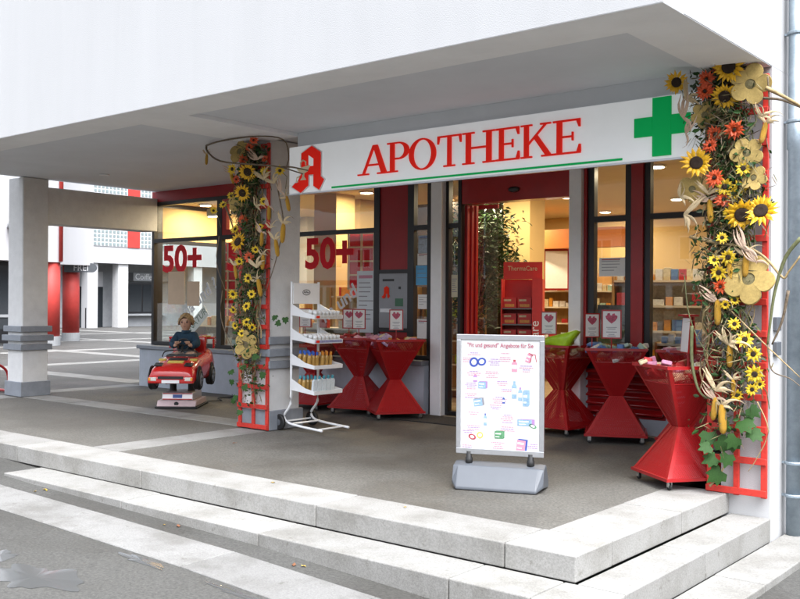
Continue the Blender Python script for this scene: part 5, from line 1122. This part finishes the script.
# salon
bx('salon_window', BLACK, FB, -1.38, -1.30, .1, 2.6, .65, 2.25); 
for a, b in ((.2, 1.3), (1.4, 2.5)): bx('salon_pane', DKGL, FB, -1.299, -1.285, a, b, .75, 2.15)
bx('salon_sill', PGREY, FB, -1.38, -1.1, -.1, 2.8, .55, .65); bx('dark_doorway', DKGL, FB, -1.38, -1.30, -2.6, -.95, .0, 2.0); bx('fanlight', PWALL, FB, -1.38, -1.31, -2.6, -.95, 2.0, 2.75)
SG = thing('salon_sign', 'dark shop sign reading Coiffeur above the salon window', 'sign', (-41.25, 28, 2.33)); bx('sign_panel', PGREY, SG, 0, .06, .75, 3.4, .0, .42); bx('sign_panel', BLACK, SG, 0, .061, -.2, .74, .0, .42); text('lettering', 'Coiffeur', .42, WHITE, SG, (.063, .85, .08), rot=(R(90), 0, R(90)), ext=.003, align='LEFT')
mb = MB(); mb.tube([(.0, 0, 0), (0, 0, .95), (0, .6, .95), (0, .6, 0)], .03, 6); tag(mb.build('hand_rail', BLACK, None, loc=(-40.2, 25.4, 0)), 'black hand rail at the far building entrance', 'hand rail')
# red columns with white building block on top
NB_ = thing('plaza_block', 'white building block on round red columns at the plaza', 'building', (-28, 17, 0))
bx('upper_block', PWALL, NB_, -4, .35, -.5, .75, 2.50, 12); bx('upper_block', PWALL, NB_, -1.0, 2.3, -4.5, -1.5, 2.48, 12)
for (x, y) in ((-.3, .33), (2.0, -1.75), (4.4, -3.8)):
    c_ = MB().lathe([(.27, .28), (.27, 2.49)], 24, (x, y, 0)).build('red_column', PRED, NB_, smooth=True); MB().lathe([(.29, 0), (.29, .279)], 24, (x, y, 0)).build('column_base', PGREY, c_)
MB().lathe([(.06, 2.5), (.06, 12)], 12, (2.38, -1.65, 0)).build('red_pipe', PRED, NB_, smooth=True)
FS = thing('freestanding_sign', 'dark grey rounded sign reading FREI beside the red columns', 'sign', (-28.12, 17.08, 2.27)); 
mb = MB(); pr_ = [(-.1, 0), (.78, 0)]+arc(.78, .15, .15, .15, -90, 90, 8)+[(-.1, .30)]; mb.prism(pr_, -.04, .04, 0, Matrix.Rotation(R(52), 4, 'Z')); mb.build('sign_panel', mat('frei_grey', (.10, .11, .12), .5, var=.05), FS)
text('lettering', 'FREI', .28, WHITE, FS, (.43*math.cos(R(52))-.0+.042*math.sin(R(52)), .43*math.sin(R(52))-.042*math.cos(R(52)), .05), rot=(R(90), 0, R(52)), ext=.003, xs=.95, align='CENTER')
# building on the far left with wall lamp and dark shop glazing
LB = thing('plaza_house', 'white house with dark glazed ground floor at the far left', 'building', (-26, 10, 0))
bx('upper_wall', PWALL, LB, -.3, 0, -8, 4.35, 2.6, 12); bx('ground_wall', PGREY, LB, -.6, -.35, -8, 4.3, 0, 2.6)
for i in range(5):
    f_ = bx('shop_window', BLACK, LB, -.34, -.26, -2.0+i*1.25, -.8+i*1.25, .1, 2.45); bx('pane', DKGL, f_, -.259, -.25, -1.9+i*1.25, -.9+i*1.25, .5, 2.35)
bx('shop_window_rail', PGREY, LB, -.26, -.22, -2, 4.3, .85, .93); bx('upper_window', PGREY, LB, .0, .05, 2.6, 3.72, 3.1, 4.75)
WL = thing('wall_lamp', 'grey hooded wall lamp left of the concrete pillar', 'wall lamp', (-25.9, 13.95, 3.35)); MB().tube(smooth_path([(0, 0, .55), (.25, 0, .6), (.38, 0, .4)]), .035, 8).build('lamp_arm', PGREY, WL); MB().lathe([(.30, 0), (.27, .16), (.16, .30), (.05, .36)], 20, (.38, 0, .05)).build('lamp_hood', PGREY, WL, smooth=True)
# red tubular stand at the left edge
TS = thing('tubular_stand', 'red tubular stand cut by the left edge of the arcade', 'stand', (-13.50, 7.02, 0))
mb = MB(); mb.tube(smooth_path([(-.30, 0, .05), (-.30, 0, .8), (-.22, 0, 1.02), (-.05, 0, 1.06), (.06, 0, .96), (.08, 0, .8), (.08, 0, .05)]), .022, 8); mb.build('hoop', RED, TS, smooth=True)
mb = MB(); mb.tube(smooth_path([(.08, -.18, .025), (.08, -.16, .30), (.08, 0, .42), (.08, .16, .30), (.08, .18, .025)]), .02, 8); mb.build('foot_hoop', RED, TS, smooth=True)
for y in (-.18, .18): MB().tube([(-.35, y, .025), (.25, y, .025)], .022, 8).build('foot_tube', RED, TS)
# ------------------------------------------------------------------ fallen leaves along the steps
LY = mat('fallen_leaf_yellow', (.50, .33, .04), .7, var=.3, scale=60); LBr = mat('fallen_leaf_brown', (.22, .09, .04), .8, var=.3, scale=60); rnd = random.Random(77)
for i in range(11):
    x = rnd.uniform(-7.6, -3.4); y = rnd.uniform(4.10, 4.25) if i < 7 else rnd.uniform(4.85, 6.2); z = (zg(x)+.004) if i < 7 else .003
    br = rnd.random() < .4
    mb = MB(); s_ = rnd.uniform(.014, .026); mb.add([(0, -s_, 0), (.6*s_, -.2*s_, .006), (.4*s_, .7*s_, .004), (0, 1.2*s_, .010), (-.4*s_, .7*s_, .003), (-.6*s_, -.2*s_, .008), (0, .2*s_, .002)], [(0, 1, 6), (1, 2, 6), (2, 3, 6), (3, 4, 6), (4, 5, 6), (5, 0, 6)])
    tag(mb.build('fallen_leaf', LBr if br else LY, None, loc=(x, y, z), rot=(0, 0, rnd.uniform(0, 6))), ('small brown' if br else 'small yellow')+(' fallen leaf along the lower step riser' if i < 7 else ' fallen leaf on the arcade asphalt'), 'leaf', 'fallen leaves '+('by the step' if i < 7 else 'on the asphalt'))
# ================================================================== ACROSS THE STREET (seen as reflections in the panes)
OB = thing('opposite_house', 'white house across the street mirrored in the shop windows', 'building', (0, -40, 0))
OW = mat('opposite_render', (.62, .62, .60), .85, var=.04); ORF = mat('opposite_roof', (.20, .07, .045), .8, var=.15, scale=4)
bx('wall', OW, OB, -60, 8, -.4, 0, -.6, 6.0); bx('roof', ORF, OB, -60.4, 8.4, -5, .5, 6.01, 6.3); bx('shop_band', REDD, OB, -60, 8, .001, .06, 2.7, 3.1)
for i in range(21):
    x = -59+i*3.1
    w_ = bx('window', WHITE, OB, x, x+1.5, .001, .06, 4.1, 5.7); bx('pane', DKGL, w_, x+.1, x+.7, .061, .07, 4.2, 5.6); bx('pane', DKGL, w_, x+.8, x+1.4, .061, .07, 4.2, 5.6)
    w_ = bx('shop_window', BLACK, OB, x-.4, x+2.2, .001, .06, .2, 2.5); bx('pane', DKGL, w_, x-.3, x+2.1, .061, .07, .3, 2.4)
YS = thing('yield_sign', 'red rimmed triangular give way sign mirrored in the right window', 'traffic sign', (-7.0, -3.3, -.5)); MB().lathe([(.03, 0), (.03, 2.9)], 10).build('sign_post', ZINC, YS)
mb = MB(); mb.prism([(-.45, 2.9), (.45, 2.9), (0, 2.12)], .04, .05); mb.build('sign_rim', REDLET, YS); mb = MB(); mb.prism([(-.30, 2.82), (.30, 2.82), (0, 2.29)], .0505, .055); mb.build('sign_face', WHITE, YS)
